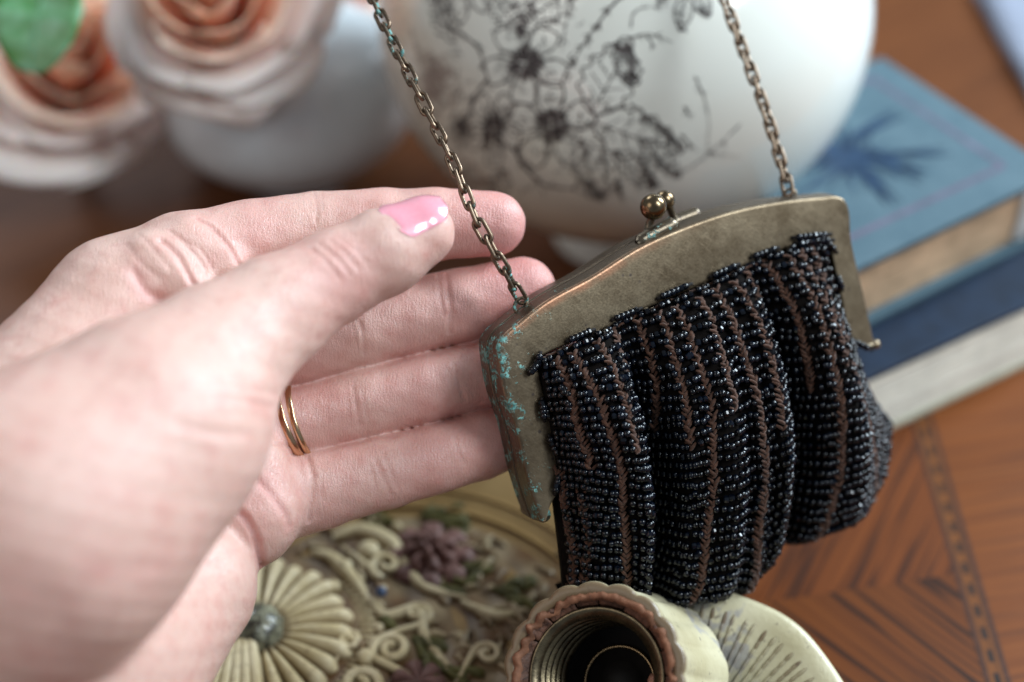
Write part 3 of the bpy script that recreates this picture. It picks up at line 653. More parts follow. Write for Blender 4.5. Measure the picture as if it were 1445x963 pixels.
for (r_, z_) in ((1.78, -.03), (1.77, .05), (1.70, .09), (1.63, .06), (1.60, -.05)):
    row = []
    for i in range(240):
        a = 2 * math.pi * i / 240; e = uu * math.cos(a) + vv * math.sin(a); jj = .6 * WK[i] + rk.uniform(-.012, .012)
        row.append(base + axd * (Ln - .07 + z_ + jj * 1.3) + e * (r_ + jj * .8))
    rag.append(row)
b.grid(np.array(rag), False, True); b.build('ragged_lining_edge', simple('crumbling_lining', (.22, .098, .055), .75, 0, .5, 300, .0006), stand)
b = MB(); ch = base + axd * (Ln - .35) + nrm(toc(1, -.12, 0)) * 1.30
b.lathe([(.01, -.75), (.16, -.72), (.20, -.3), (.22, .1), (.17, .3), (.01, .34)], ch, axd + .12 * uu, seg=12, mod=lambda a, i: 1 + .18 * np.sin(a * 3 + i)); b.build('broken_flap', simple('pale_resin', (.30, .15, .10), .6, 0, .3, 200, .0004), stand)
# threaded brass shell
tp = []; zt = Ln - .22
tp += [(1.49, zt - .12), (1.485, zt - .05), (1.45, zt - .02), (1.41, zt - .05)]
for k in range(90):
    u = k / 89; tp.append((1.35 - .115 * math.cos(u * 2 * math.pi * 5.2), zt - .10 - u * 2.15))
tp += [(1.36, zt - 2.3)]
sb = MB(); sb.lathe(tp, base, axd, 96); sb.build('threaded_socket', brass('socket_brass', (.075, .058, .038), (.19, .15, .088), .3), stand, attr={'verd': np.zeros(sb.n), 'edge': np.zeros(sb.n)})
sb = MB(); sb.lathe([(1.40, zt - 2.27), (.5, zt - 2.27), (.48, zt - 2.15), (.01, zt - 2.15)], base, axd, 48); sb.build('socket_insulator', simple('dark_insulator', (.012, .010, .009), .6, 0, .3, 300), stand)
sb = MB(); sb.tube([base + axd * (zt - 2.2) + (uu * math.cos(a) + vv * math.sin(a)) * .8 for a in np.linspace(0, 2 * math.pi, 40, endpoint=False)], .05, 8, closed=True); sb.build('contact_ring', CLASPM, stand)

# ------------------------------------------------------------------ purse frame plane
PL = nrm(np.array([.44, -.12, 1.0])); P0c = cc(707, 490, 36.9)
def plane_c(px, py, off=0.0):
    d = np.array([(px - 722.5) / FP, -(py - 481.5) / FP, -1.0]); t = (np.dot(P0c, PL) + off) / np.dot(d, PL); return d * t
def plane_many(pts, off=0.0):
    pts = np.asarray(pts, float); d = np.stack([(pts[..., 0] - 722.5) / FP, -(pts[..., 1] - 481.5) / FP, -np.ones(pts.shape[:-1])], -1)
    t = (np.dot(P0c, PL)) / (d @ PL); return d * t[..., None] + PL * np.asarray(off)[..., None] if not np.isscalar(off) else d * t[..., None] + PL * off
NW = nrm(c2w(PL) - c2w(np.zeros(3)))
FRC = W(950, 500, 39)
purse = empty('beaded_purse', W(930, 830, 40.5), 'small black beaded purse with tarnished brass kiss-lock frame and chain', 'purse')
Oseg = [[(770, 735), (766, 725), (750, 677), (735, 609), (716, 550), (708, 500), (707, 490)],
        [(707, 490), (711, 482), (735, 460), (766, 435), (837, 395), (908, 351), (970, 324), (1036, 302), (1103, 289), (1160, 283), (1185, 282), (1190, 284)],
        [(1190, 284), (1193, 290), (1198, 337), (1214, 408), (1226, 462), (1231, 487)]]
Iseg = [[(776, 712), (797, 677), (793, 652), (785, 625), (777, 594), (764, 541), (757, 508)],
        [(757, 508), (775, 497), (797, 488), (837, 472), (890, 446), (943, 422), (997, 399), (1059, 371), (1110, 351), (1145, 340), (1160, 338), (1170, 342)],
        [(1170, 342), (1173, 352), (1178, 375), (1189, 426), (1196, 465), (1203, 487)]]
def respl(seg, n):
    P = np.array(seg, float); dd = np.concatenate([[0], np.cumsum(np.linalg.norm(np.diff(P, axis=0), axis=1))]); u = np.linspace(0, dd[-1], n)
    return interp_cat(dd, P, u)
def smooth(P, k):
    for _ in range(k): Q = P.copy(); Q[1:-1] = (P[:-2] + 2 * P[1:-1] + P[2:]) / 4; P = Q
    return P
ns = [90, 190, 80]
O = np.vstack([respl(s, n)[(0 if i == 0 else 1):] for i, (s, n) in enumerate(zip(Oseg, ns))]); I = np.vstack([respl(s, n)[(0 if i == 0 else 1):] for i, (s, n) in enumerate(zip(Iseg, ns))])
O = smooth(O, 6); I = smooth(I, 5)
Oc = plane_many(O); Ic = plane_many(I)
tO = nrm(np.gradient(Oc, axis=0)); outw = nrm(np.cross(PL, tO)); outw *= np.sign((outw * (Oc - Ic)).sum(1).mean())
outw = smooth(outw, 8); outw = nrm(outw)
sN = np.linspace(0, 1, len(O))
def frame_half(name, w_face, w_edge, sign, face_in=True):
    rows = []; ea = []; va = []; ta = []
    pxO = O
    def vrd(boost):     # verdigris lives at the left corner and down the left arm
        d0 = np.hypot(pxO[:, 0] - 712, pxO[:, 1] - 495); v = np.exp(-(d0 / 45) ** 2) * .75 + np.where(sN < .27, .45, 0) * np.clip((.27 - sN) / .05, 0, 1) + .10 * np.exp(-((pxO[:, 0] - 770) / 60) ** 2)
        return np.clip(v * boost, 0, 1)
    ed = np.exp(-((pxO[:, 0] - 800) / 110) ** 2) * (sN > .25) * .95
    if face_in:
        rows.append(Ic + PL * (w_face - .10 * sign)); ea.append(0 * sN); va.append(vrd(.3))
        rows.append(Ic + PL * (w_face - .015 * sign)); ea.append(0 * sN); va.append(vrd(.35))
        for u in np.linspace(.02, .985, 26):
            rows.append(Ic * (1 - u) + Oc * u + PL * (w_face + .012 * math.sin(math.pi * u))); ea.append(ed * np.clip((u - .86) / .1, 0, 1)); va.append(vrd(.25 + .75 * u ** 5))
    for a in np.linspace(0, 90, 8):
        rows.append(Oc + outw * (.085 * math.sin(R(a))) + PL * (w_face - sign * .085 * (1 - math.cos(R(a))))); ea.append(ed * math.cos(R(a)) ** .5); va.append(vrd(1.15))
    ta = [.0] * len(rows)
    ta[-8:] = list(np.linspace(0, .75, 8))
    for u in np.linspace(.25, 1, 5): rows.append(Oc + outw * (.085 + .045 * u) + PL * ((w_face - sign * .085) * (1 - u) + w_edge * u)); ea.append(0 * sN); va.append(vrd(.85))
    rows.append(Oc + outw * .07 + PL * w_edge); ea.append(0 * sN); va.append(vrd(.8))
    rows.append(Oc + outw * .0 + PL * (w_edge + sign * .05)); ea.append(0 * sN); va.append(vrd(.8))
    rows.append(Oc - outw * .02 + PL * (w_face - sign * .12)); ea.append(0 * sN); va.append(vrd(.3))
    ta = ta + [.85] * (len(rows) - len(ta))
    G = c2w(np.array(rows)); b = MB(); b.grid(G); n = len(rows); m_ = len(O)
    b.F.append(tuple(i * m_ for i in range(n))); b.F.append(tuple(i * m_ + m_ - 1 for i in range(n))[::-1])
    return b.build(name, BRASS, purse, attr={'edge': np.concatenate(ea), 'verd': np.concatenate(va), 'tarn': np.repeat(ta, m_)})
frame_half('front_frame', 0.0, -.46, 1); frame_half('back_frame', -1.15, -.54, -1)
# hinge barrels
hb = MB()
for (x, y, s) in ((757, 722, 1), (1222, 484, .7)):
    c = plane_c(x, y, -.55); d = c2w(PL) - c2w(np.zeros(3)); hb = MB()
    hb.lathe([(.01, -.62), (.14 * s, -.6), (.17 * s, -.52), (.17 * s, .40), (.14 * s, .46), (.01, .48)], c2w(c), d, 20)
    hb.build('hinge', BRASS, purse, attr={'edge': np.zeros(hb.n), 'verd': np.full(hb.n, .7 if x < 900 else .1)})
# clasp
def pf(x, y, off): return c2w(plane_c(x, y, off))
cl = empty('clasp', ORG[purse]); cl.parent = purse; cl.location = (0, 0, 0); ORG[cl] = ORG[purse]
CBALL = simple('old_brass_ball', (.19, .135, .078), .24, 1, .3, 500)
ball_prof = [(.001, -1)] + [(math.cos(R(t)), math.sin(R(t))) for t in range(-80, 81, 10)] + [(.001, 1)]
def ball(c, r, name='clasp_ball'):
    b = MB(); b.lathe([(a * r, z * r) for a, z in ball_prof], c, (0, 0, 1), 28); return b.build(name, CBALL, cl, attr={'edge': np.zeros(b.n), 'verd': np.zeros(b.n)})
ball(pf(922, 292, -.20), .30); ball(pf(938, 283, -.72), .235)
upc = c2w(np.array([0, 1., 0])) - c2w(np.zeros(3))
def bar(pts, r, mat=CHAINM, name='clasp_post', seg=10, par=None):
    b = MB(); b.tube(pts, r, seg); return b.build(name, mat, cl if par is None else par, attr={'edge': np.zeros(b.n), 'verd': np.full(b.n, .15)})
bar([pf(924, 300, -.30), pf(916, 316, -.35), pf(914, 325, -.4)], .085)
bar([pf(944, 290, -.72), pf(951, 308, -.72), pf(955, 318, -.72)], .085)
b = MB(); pth = np.array([pf(899, 344, -.28), pf(915, 334, -.28), pf(934, 324, -.28), pf(955, 315, -.28)]); P_ = catmull(pth, 14)
b.tube(P_, np.array([.09] + [.17] * 12 + [.08]), 10); b.build('clasp_plate', CHAINM, cl, attr={'edge': np.zeros(b.n), 'verd': np.full(b.n, .25)})
b = MB(); P_ = catmull([pf(935, 322, -.80), pf(955, 312, -.80), pf(973, 305, -.80), pf(986, 300, -.8)], 14)
b.tube(P_, np.array([.09] + [.16] * 12 + [.08]), 10); b.build('clasp_plate', CHAINM, cl, attr={'edge': np.zeros(b.n), 'verd': np.full(b.n, .25)})
# ------------------------------------------------------------------ pouch surface
sc_ = [0, .10, .25, .42, .55, .66, .80, .92, 1.0]
top_ = [(758, 511), (800, 489), (868, 458), (943, 424), (1000, 400), (1045, 380), (1100, 356), (1138, 343), (1167, 352)]
mid_ = [(782, 655), (838, 655), (892, 655), (962, 630), (1032, 610), (1082, 580), (1142, 555), (1182, 540), (1208, 498)]
bot_ = [(802, 828), (872, 838), (905, 841), (962, 842), (1046, 822), (1090, 762), (1152, 755), (1234, 702), (1288, 600)]
full_cols = [.10, .42, .55, .80, .92]; upper_cols = {.045: .5, .17: .42, .24: .5, .31: .40, .365: .46, .485: .38, .61: .5, .67: .35, .74: .46, .86: .40}; side_cols = {.008: .52, .028: .60}
fs = [0, .05, .10, .17, .215, .255, .30, .35, .42, .485, .52, .55, .58, .61, .645, .68, .72, .76, .80, .86, .92, .96, 1.0]
fw = [-.2, .35, .36, .52, .1, -1.5, -.9, .2, .5, .60, .22, .42, .25, .52, .1, -1.25, -.6, .1, .42, .60, .40, .2, -.3]
def S(s, t, lift=0.0):
    s = np.asarray(s, float); t = np.asarray(t, float); s, t = np.broadcast_arrays(s, t)
    a, m_, b = (interp_cat(sc_, q, s) for q in (top_, mid_, bot_))
    tc = np.clip(t, 0, 1)[..., None]
    m2 = 2 * m_ - .5 * a - .5 * b
    px = (1 - tc) ** 2 * a + 2 * tc * (1 - tc) * m2 + tc ** 2 * b
    px = px + np.stack([0 * s, 9 * np.sin(s * 2 * math.pi * 5.5 + 1) * tc[..., 0] ** 3 * .5], -1)
    A = .12 + .76 * np.clip(t / .6, 0, 1) ** .9
    edge = np.clip(np.minimum(s, 1 - s) / .12, 0, 1) ** .5
    wv = .04 + .95 * np.sin(np.pi * np.clip(t, 0, 1) ** .75) ** .9 * edge + A * interp_cat(fs, fw, s) * 1.15
    wv = wv * (1 - (1 - np.clip(t / .7, 0, 1)) * np.clip((s - .78) / .2, 0, 1) * .8)
    ov = np.clip(t - .93, 0, 1); wv = wv - 9 * ov ** 1.6 * edge - .9 * np.clip(t - .3, 0, 1) * np.clip((s - .7) / .3, 0, 1)
    P = plane_many(px, wv + lift) + np.stack([0 * s, -1.9 * np.clip(t - 1, 0, 1) * (1 - np.clip(t - 1, 0, 1) * 3), 0 * s], -1)
    return c2w(P)
ss = np.linspace(0, 1, 210); tt = np.linspace(0, 1.28, 90)
SG = S(ss[:, None], tt[None, :], -.07)
pouch_b = MB(); pouch_b.grid(SG)
# back half of the bag: rounded hull mirrored behind
BK = SG[:, ::3].copy(); bkn = BK.shape[1]
cen = c2w(plane_c(980, 640, -1.0))
BKc = BK + (-NW) * (1.7 + 1.3 * np.sin(np.pi * np.clip(tt[::3], 0, 1) ** .8))[None, :, None] * (np.clip(np.minimum(ss, 1 - ss) / .15, 0, 1) ** .5)[:, None, None]
pouch_b.grid(BKc[::-1])
pouch = pouch_b.build('pouch', CLOTH, purse)
# brown knitted columns
WOB = lambda s_, t_: 0.0 if s_ <= 0 or s_ >= 1 else .004 * math.sin(t_ * 9 + s_ * 41) + .002 * math.sin(t_ * 23 + s_ * 90)
th = MB()
def stitch(P, dirv, up_, L, r):
    pts = np.array([P - dirv * L * .5 - up_ * r * .4, P - dirv * L * .1 + up_ * r * .7, P + dirv * L * .25 + up_ * r * .8, P + dirv * L * .5 - up_ * r * .2])
    th.tube(pts, r * np.array([.6, 1, 1, .55]), 6, cap=True)
for s0, ta_, tb2 in [(q, .02, 1.10) for q in full_cols] + [(q, .02, v) for q, v in upper_cols.items()] + [(q, v, 1.10) for q, v in side_cols.items()]:
    nt = int(60 * (tb2 - ta_))
    for j in range(nt):
        t0 = ta_ + (tb2 - ta_) * j / nt
        w_ = s0 + WOB(s0, t0)
        P = S(w_, t0, .03); Pt = S(w_, t0 + .01, .03); Ps = S(w_ + .006, t0, .03)
        dt = nrm(Pt - P); dsv = nrm(Ps - P); nn_ = nrm(np.cross(dsv, dt)); nn_ = nn_ * np.sign(np.dot(nn_, NW))
        wide = .042 + .012 * (t0 > .3)
        for sg in (-1, 1):
            stitch(P + dsv * sg * wide * .8 + nn_ * rng.uniform(-.03, .03) + rng.normal(0, .016, 3), nrm(dt * .8 + dsv * (-sg) * .75), nn_, rng.uniform(.17, .23), rng.uniform(.034, .046))
tag(th.build('knit_stitches', THREAD, pouch), kind='stuff')
# bead meshes
def bead_arrays(nseg=8):
    prof = [(.012, -.066), (.048, -.064), (.074, -.042), (.083, 0), (.074, .042), (.048, .064), (.012, .066)]
    G = []
    for r, z in prof:
        G.append([(z, r * math.cos(a), r * math.sin(a)) for a in np.linspace(0, 2 * math.pi, nseg, endpoint=False)])
    G = np.array(G); n = len(prof); F = []
    for i in range(n):
        for j in range(nseg):
            a, b_, c_, d_ = i * nseg + j, ((i + 1) % n) * nseg + j, ((i + 1) % n) * nseg + (j + 1) % nseg, i * nseg + (j + 1) % nseg
            F.append((a, b_, c_, d_))
    return G.reshape(-1, 3), F
BV, BF = bead_arrays(8)
bead_me = bpy.data.meshes.new('bead'); bead_me.from_pydata((BV * .01).tolist(), [], BF); bead_me.materials.append(BEAD); bead_flat = bead_me.copy(); bead_me.polygons.foreach_set('use_smooth', [True] * len(bead_me.polygons))
beads = []      # (P, Rm, scale, score)
def add_bead(P, axis, nrm_, sc, score):
    a = nrm(axis + rng.normal(0, .10, 3)); n_ = nrm(nrm_ + rng.normal(0, .06, 3)); n_ = nrm(n_ - a * np.dot(a, n_)); c_ = np.cross(a, n_)
    th_ = rng.uniform(0, 6.28); n2 = n_ * math.cos(th_) + c_ * math.sin(th_); c2 = np.cross(a, n2)
    beads.append((P, np.stack([a, n2, c2], 1), sc, score))
allb = [0.0] + sorted(full_cols + list(upper_cols)) + [1.0]
rear = []; NR = 34; rph = {q: rng.uniform(0, .6) for q in allb}
for i in range(len(allb) - 1):
    rowj = rng.normal(0, .0035, NR)
    for j in range(NR):
        b0_, b1_ = allb[i], allb[i + 1]
        t0 = -.014 + 1.17 * (j + (rph[b0_] if j * 1.17 / NR < .35 else .3)) / NR + rowj[j] * (1 if j * 1.17 / NR < .35 else .4)
        k0_ = b0_ in (0.0,) or b0_ in full_cols or t0 < upper_cols.get(b0_, 0); k1_ = b1_ == 1.0 or b1_ in full_cols or t0 < upper_cols.get(b1_, 0)
        s0, s1 = b0_ + WOB(b0_, t0), b1_ + WOB(b1_, t0)
        A_, B_ = S(s0, t0), S(s1, t0); Lw = np.linalg.norm(S((s0 + s1) / 2, t0) - A_) + np.linalg.norm(B_ - S((s0 + s1) / 2, t0))
        g0, g1 = (.085 if k0_ else .0), (.085 if k1_ else .0)
        if t0 < .25: g0 *= .7; g1 *= .7
        nb_ = max(2, int(round((Lw - g0 - g1) / .142)))
        nb_ = min(nb_, 11)
        for k in range(nb_):
            f = (k + .5) / nb_; u = s0 + (s1 - s0) * (g0 / Lw + (1 - (g0 + g1) / Lw) * f)
            arch = 4 * f * (1 - f) if (k0_ and k1_) else (1 - (1 - f) ** 2 if k0_ else 1 - f ** 2 if k1_ else 1.0)
            tj = t0 - .007 * arch + rng.normal(0, .0018)
            lf = .025 + .09 * arch
            P = S(u, tj, lf); Ps = S(u + .004, tj, lf); Pt = S(u, tj + .01, lf)
            dsv = nrm(Ps - P); dt = nrm(Pt - P); n_ = nrm(np.cross(dsv, dt)); n_ = n_ * np.sign(np.dot(n_, NW) + 1e-9)
            if False:      # a second, deeper layer of beads fills the dark between the rows
                P2 = S(min(u + .4 * (s1 - s0) / nb_, 1), tj + .5 * 1.17 / NR, lf - .055); rear.append((P2 + rng.normal(0, .012, 3), dsv, dt, rng.uniform(.85, 1.05)))
            add_bead(P + rng.normal(0, .014, 3), dsv, n_, rng.uniform(.92, 1.15), t0 + .3 * abs(u - .25))
# clusters of beads sewn over the frame's edge
edge_c = [((760, 513), (748, 526), 4), ((762, 500), (757, 515), 2), ((806, 487), (836, 474), 5), ((870, 457), (902, 444), 5), ((935, 426), (972, 410), 6), ((1008, 396), (1040, 382), 5), ((1066, 369), (1096, 358), 5),
          ((1126, 342), (1168, 338), 6), ((1130, 349), (1172, 346), 6), ((1160, 340), (1180, 360), 4), ((1184, 398), (1190, 414), 3), ((1190, 452), (1196, 474), 4),
          ((765, 566), (768, 590), 4), ((776, 618), (786, 642), 4), ((790, 672), (784, 694), 4), ((768, 572), (775, 590), 3), ((1200, 480), (1226, 492), 4)]
bt = MB()
for (p, q, n) in edge_c:
    p = np.array(p, float); q = np.array(q, float); dv = (np.array([-2., -7.]) if p[0] > 795 and p[1] < 450 or 800 < p[0] < 900 else np.zeros(2)); p = p + dv; q = q + dv
    for k in range(n):
        f = (k + .5) / n; x = p * (1 - f) + q * f; P = c2w(plane_c(x[0], x[1], .12 + .03 * math.sin(math.pi * f)))
        ax_ = c2w(plane_c(*q, .08)) - c2w(plane_c(*p, .08)); add_bead(P, nrm(ax_), NW, 1.08, -1)
    for e_, o_ in ((p, p - (q - p) * .16), (q, q + (q - p) * .16)):
        bt.tube([c2w(plane_c(e_[0], e_[1], .09)), c2w(plane_c((e_[0] + o_[0]) / 2, (e_[1] + o_[1]) / 2, .10)), c2w(plane_c(o_[0], o_[1], .03)), c2w(plane_c(o_[0], o_[1] + 1, -.02))], .04, 7)
tag(bt.build('thread_loops', BLACKT, pouch), kind='stuff')
rowsT = MB()     # thread strung along the front edge
for k in range(len(I) - 1):
    if 90 < k < 270 and k % 3 == 0:
        a = I[k]; P = c2w(plane_c(a[0] + rng.uniform(-1, 1), a[1] + 4 + rng.uniform(-2, 2), .02)); Q = c2w(plane_c(a[0] + 7, a[1] + 4 - 3, .03)); rowsT.tube([P, (P + Q) / 2 + NW * .03, Q], .03, 5)
tag(rowsT.build('edge_stitching', THREAD, pouch), kind='stuff')
order = sorted(range(len(beads)), key=lambda i: beads[i][3])
rest = []
for P, dsv, dt, sc_b in rear:
    n_ = nrm(np.cross(dsv, dt)); rest.append((P, np.stack([nrm(dsv), nrm(np.cross(n_, dsv)), n_], 1), sc_b))
for q, i in enumerate(order):
    P, Rm, sc, _ = beads[i]
    if q < 300: place('bead', bead_flat if q % 5 == 0 else bead_me, pouch, P, Rm, sc)
    else: rest.append((P, Rm, sc))
Vs = np.concatenate([(BV * sc) @ Rm.T + P for P, Rm, sc in rest]); nb0 = len(BV)
Fa = (np.array(BF)[None] + (np.arange(len(rest)) * nb0)[:, None, None]).reshape(-1, 4)
me = bpy.data.meshes.new('bead_rows'); me.from_pydata(((Vs - ORG[pouch]) * .01).tolist(), [], Fa.tolist()); me.materials.append(BEAD); fl_ = np.repeat(rng.rand(len(rest)) > .08, len(BF)); me.polygons.foreach_set('use_smooth', fl_)
o = bpy.data.objects.new('bead_rows', me); COL.objects.link(o); o.parent = pouch; tag(o, kind='stuff')
# ------------------------------------------------------------------ chain
def link_mesh(name, L, wd, r):
    b = MB(); pts = []
    h = L / 2 - wd / 2
    for a in np.linspace(-90, 90, 9): pts.append((h + wd / 2 * math.cos(R(a)), wd / 2 * math.sin(R(a)), 0))
    for a in np.linspace(90, 270, 9): pts.append((-h + wd / 2 * math.cos(R(a)), wd / 2 * math.sin(R(a)), 0))
    b.tube(np.array(pts), r, 8, closed=True); V = np.vstack(b.V)
    me = bpy.data.meshes.new(name); me.from_pydata((V * .01).tolist(), [], b.F); me.materials.append(CHAINM)
    me.polygons.foreach_set('use_smooth', [True] * len(me.polygons)); return me
def link_mesh_v(base, vd):
    me = base.copy(); n = len(me.vertices); a = me.attributes.new('verd', 'FLOAT', 'POINT'); a.data.foreach_set('value', np.full(n, vd, np.float32))
    e = me.attributes.new('edge', 'FLOAT', 'POINT'); e.data.foreach_set('value', np.full(n, .15, np.float32)); return me
LM = link_mesh('link', .56, .235, .047); LM0 = link_mesh_v(LM, 0.0); LM1 = link_mesh_v(LM, .2); LM2 = link_mesh_v(LM, .5)
def chain(path, pitch, verd):
    ch = empty('chain', ORG[purse]); ch.parent = purse; ch.location = (0, 0, 0); ORG[ch] = ORG[purse]
    P = catmull(path, 400); d = np.concatenate([[0], np.cumsum(np.linalg.norm(np.diff(P, axis=0), axis=1))]); n = int(d[-1] / pitch)
    for k in range(n):
        c = np.array([np.interp((k + .5) * pitch, d, P[:, i]) for i in range(3)]); e = np.array([np.interp(min((k + .6) * pitch, d[-1]), d, P[:, i]) for i in range(3)])
        ax_ = nrm(e - c + rng.normal(0, .0015, 3)); vw = nrm(np.array([0, 0, CAMH]) - c); s_ = nrm(np.cross(ax_, vw)); n_ = np.cross(s_, ax_)
        a = (R(28) if k % 2 == 0 else R(28 + 82)) + rng.normal(0, .14)
        y = s_ * math.cos(a) + n_ * math.sin(a); z = np.cross(ax_, y)
        v = verd(k); place('link', (LM0 if v < .1 else LM1 if v < .6 else LM2), ch, c, np.stack([ax_, y, z], 1))
    return ch
chain([pf(737, 424, -.5), W(706, 370, 37.1), W(670, 305, 37.0), W(640, 232, 37.2), W(590, 130, 37.8), W(545, 40, 38.5), W(505, -50, 39.3)], .405, lambda k: 1 if k in (0, 1, 17, 19, 16) else .5 if k in (2, 6, 14) else 0)
chain([pf(1113, 271, -.55), W(1098, 215, 40.3), W(1078, 150, 40.5), W(1052, 80, 40.8), W(1026, 10, 41.1), W(1000, -60, 41.4)], .36, lambda k: 0)
for (x, y, of) in ((735, 431, -.5), (1114, 277, -.55)):
    c = pf(x, y, of); b = MB(); e1_ = nrm(upc); e2_ = nrm(toc(1, .3, .2)); 
    b.tube([c + e1_ * .16 * math.sin(a) + e2_ * .15 * math.cos(a) for a in np.linspace(0, 2 * math.pi, 24, endpoint=False)], .04, 8, closed=True)
    b.build('chain_loop', CHAINM, purse, attr={'verd': np.full(b.n, .45 if x < 900 else 0), 'edge': np.zeros(b.n)})

# ------------------------------------------------------------------ hand (signed distance field -> one continuous surface)
def c3(p): return cc(p[0], p[1], p[2])
def rcone(p, a, b, r1, r2):
    ba = b - a; l2 = ba @ ba; rr = r1 - r2; a2 = l2 - rr * rr; il2 = 1 / l2
    pa = p - a; y = pa @ ba; z = y - l2; q = pa * l2 - ba * y[:, None]; x2 = (q * q).sum(1); y2 = y * y * l2; z2 = z * z * l2
    k = np.sign(rr) * rr * rr * x2
    d = (np.sqrt(x2 * a2 * il2) + y * rr) * il2 - r1
    c1 = np.sign(y) * a2 * y2 < k; d = np.where(c1, np.sqrt(x2 + y2) * il2 - r1, d)
    c0 = np.sign(z) * a2 * z2 > k; return np.where(c0, np.sqrt(x2 + z2) * il2 - r2, d)
def ell(p, c, ax, r):
    q = (p - c) @ np.asarray(ax).T; k0 = np.sqrt(((q / r) ** 2).sum(1)); k1 = np.sqrt(((q / (np.asarray(r) ** 2)) ** 2).sum(1)) + 1e-9
    return k0 * (k0 - 1) / k1
def smin(a, b, k): h = np.maximum(k - np.abs(a - b), 0) / k; return np.minimum(a, b) - h * h * k * .25
def chain_sdf(p, pts, k):
    d = None
    for (a, b) in zip(pts[:-1], pts[1:]):
        e = rcone(p, c3(a), c3(b), a[3], b[3]); d = e if d is None else smin(d, e, k)
    return d
FING = dict(
    index=[(262, 372, 37.3, 1.08), (350, 345, 37.9, .98), (450, 327, 38.4, .90), (540, 319, 38.6, .84), (610, 317, 38.75, .83), (696, 316, 38.9, .74)],
    middle=[(310, 500, 38.1, 1.05), (420, 482, 38.5, .97), (505, 462, 38.75, .93), (580, 445, 38.95, .86), (650, 431, 39.1, .85), (739, 409, 39.3, .75)],
    ring=[(340, 612, 38.3, .98), (430, 592, 38.6, .85), (520, 566, 38.8, .825), (600, 548, 38.95, .785), (690, 526, 39.2, .785), (778, 505, 39.5, .70)],
    pinky=[(365, 712, 37.9, .98), (450, 691, 38.35, .90), (545, 666, 38.65, .83), (610, 649, 38.8, .785), (680, 629, 39.0, .77), (752, 606, 39.3, .66)])
THUMB = [(220, 590, 33.3, 1.95), (303, 505, 34.2, 1.45), (388, 440, 35.0, 1.13), (475, 388, 35.6, .93), (540, 357, 35.9, .90), (594, 328, 36.1, .72)]
E3 = np.eye(3)
def fingers_sdf(p):
    palm = rcone(p, c3((-90, 770, 34.2)), c3((168, 432, 36.9)), 2.3, 1.42)
    palm = smin(palm, rcone(p, c3((168, 432, 36.9)), c3((255, 378, 37.4)), 1.40, 1.17), .5)
    for a, b, r1, r2, k in [((-40, 800, 34.8), (310, 500, 38.0), 2.3, 1.2, .8), ((20, 850, 35.2), (325, 606, 38.3), 2.0, .95, .7),
                            ((60, 1000, 34.4), (255, 828, 36.3), 2.5, 1.62, .5), ((-300, 1000, 33.0), (40, 900, 34.0), 3.2, 3.0, 1.5)]:
        palm = smin(palm, rcone(p, c3(a), c3(b), r1, r2), k)
    palm = smin(palm, rcone(p, c3((345, 662, 37.5)), c3((362, 722, 37.2)), .98, 1.0), .22)
    palm = smin(palm, rcone(p, c3((300, 690, 37.0)), c3((345, 740, 37.2)), 1.0, 1.0), .3)
    # folds at the root of the index finger
    palm = smin(palm, rcone(p, c3((266, 335, 36.7)), c3((316, 378, 36.8)), .36, .46), .35)
    palm = smin(palm, rcone(p, c3((215, 362, 36.35)), c3((265, 410, 36.3)), .50, .55), .40)
    fs_ = {}
    d = None
    for nme, k, kj in (('index', .22, .45), ('middle', .05, .45), ('ring', .045, .45), ('pinky', .045, .40)):
        f = chain_sdf(p, FING[nme], .10)
        d = f if d is None else smin(d, f, k)
    d = smin(d, palm, .28)
    return d
def thumb_sdf(p):
    th = chain_sdf(p, THUMB, .22)
    th = smin(th, rcone(p, c3((30, 750, 31.6)), c3((190, 635, 32.7)), 2.68, 2.22), 1.0)
    th = smin(th, rcone(p, c3((-160, 900, 32.2)), c3((60, 740, 31.9)), 3.0, 2.6), 1.3)
    th = smin(th, ell(p, c3((262, 600, 33.7)), E3, np.array([1.35, 1.35, 1.1])), .9)
    return th
def hand_sdf(p): return smin(fingers_sdf(p), thumb_sdf(p), .3)
def sdf_all(P):
    out = np.empty(len(P)); CH = 200000
    for i in range(0, len(P), CH): out[i:i + CH] = hand_sdf(P[i:i + CH])
    return out
HH = .055
lo = np.array([-17.0, -13.0, -41.2]); hi = np.array([3.2, 4.2, -27.5])
cs = HH * 4; nc = np.ceil((hi - lo) / cs).astype(int)
gx = [lo[i] + cs * (np.arange(nc[i]) + .5) for i in range(3)]
CG = np.stack(np.meshgrid(*gx, indexing='ij'), -1).reshape(-1, 3); cd = sdf_all(CG).reshape(nc)
near = np.abs(cd) < cs * 1.3
fine = np.where(cd < 0, -1., 1.).astype(np.float32)
fine = fine.repeat(4, 0).repeat(4, 1).repeat(4, 2); msk = near.repeat(4, 0).repeat(4, 1).repeat(4, 2)
idx = np.argwhere(msk); fine[msk] = sdf_all(lo + HH * (idx + .5))
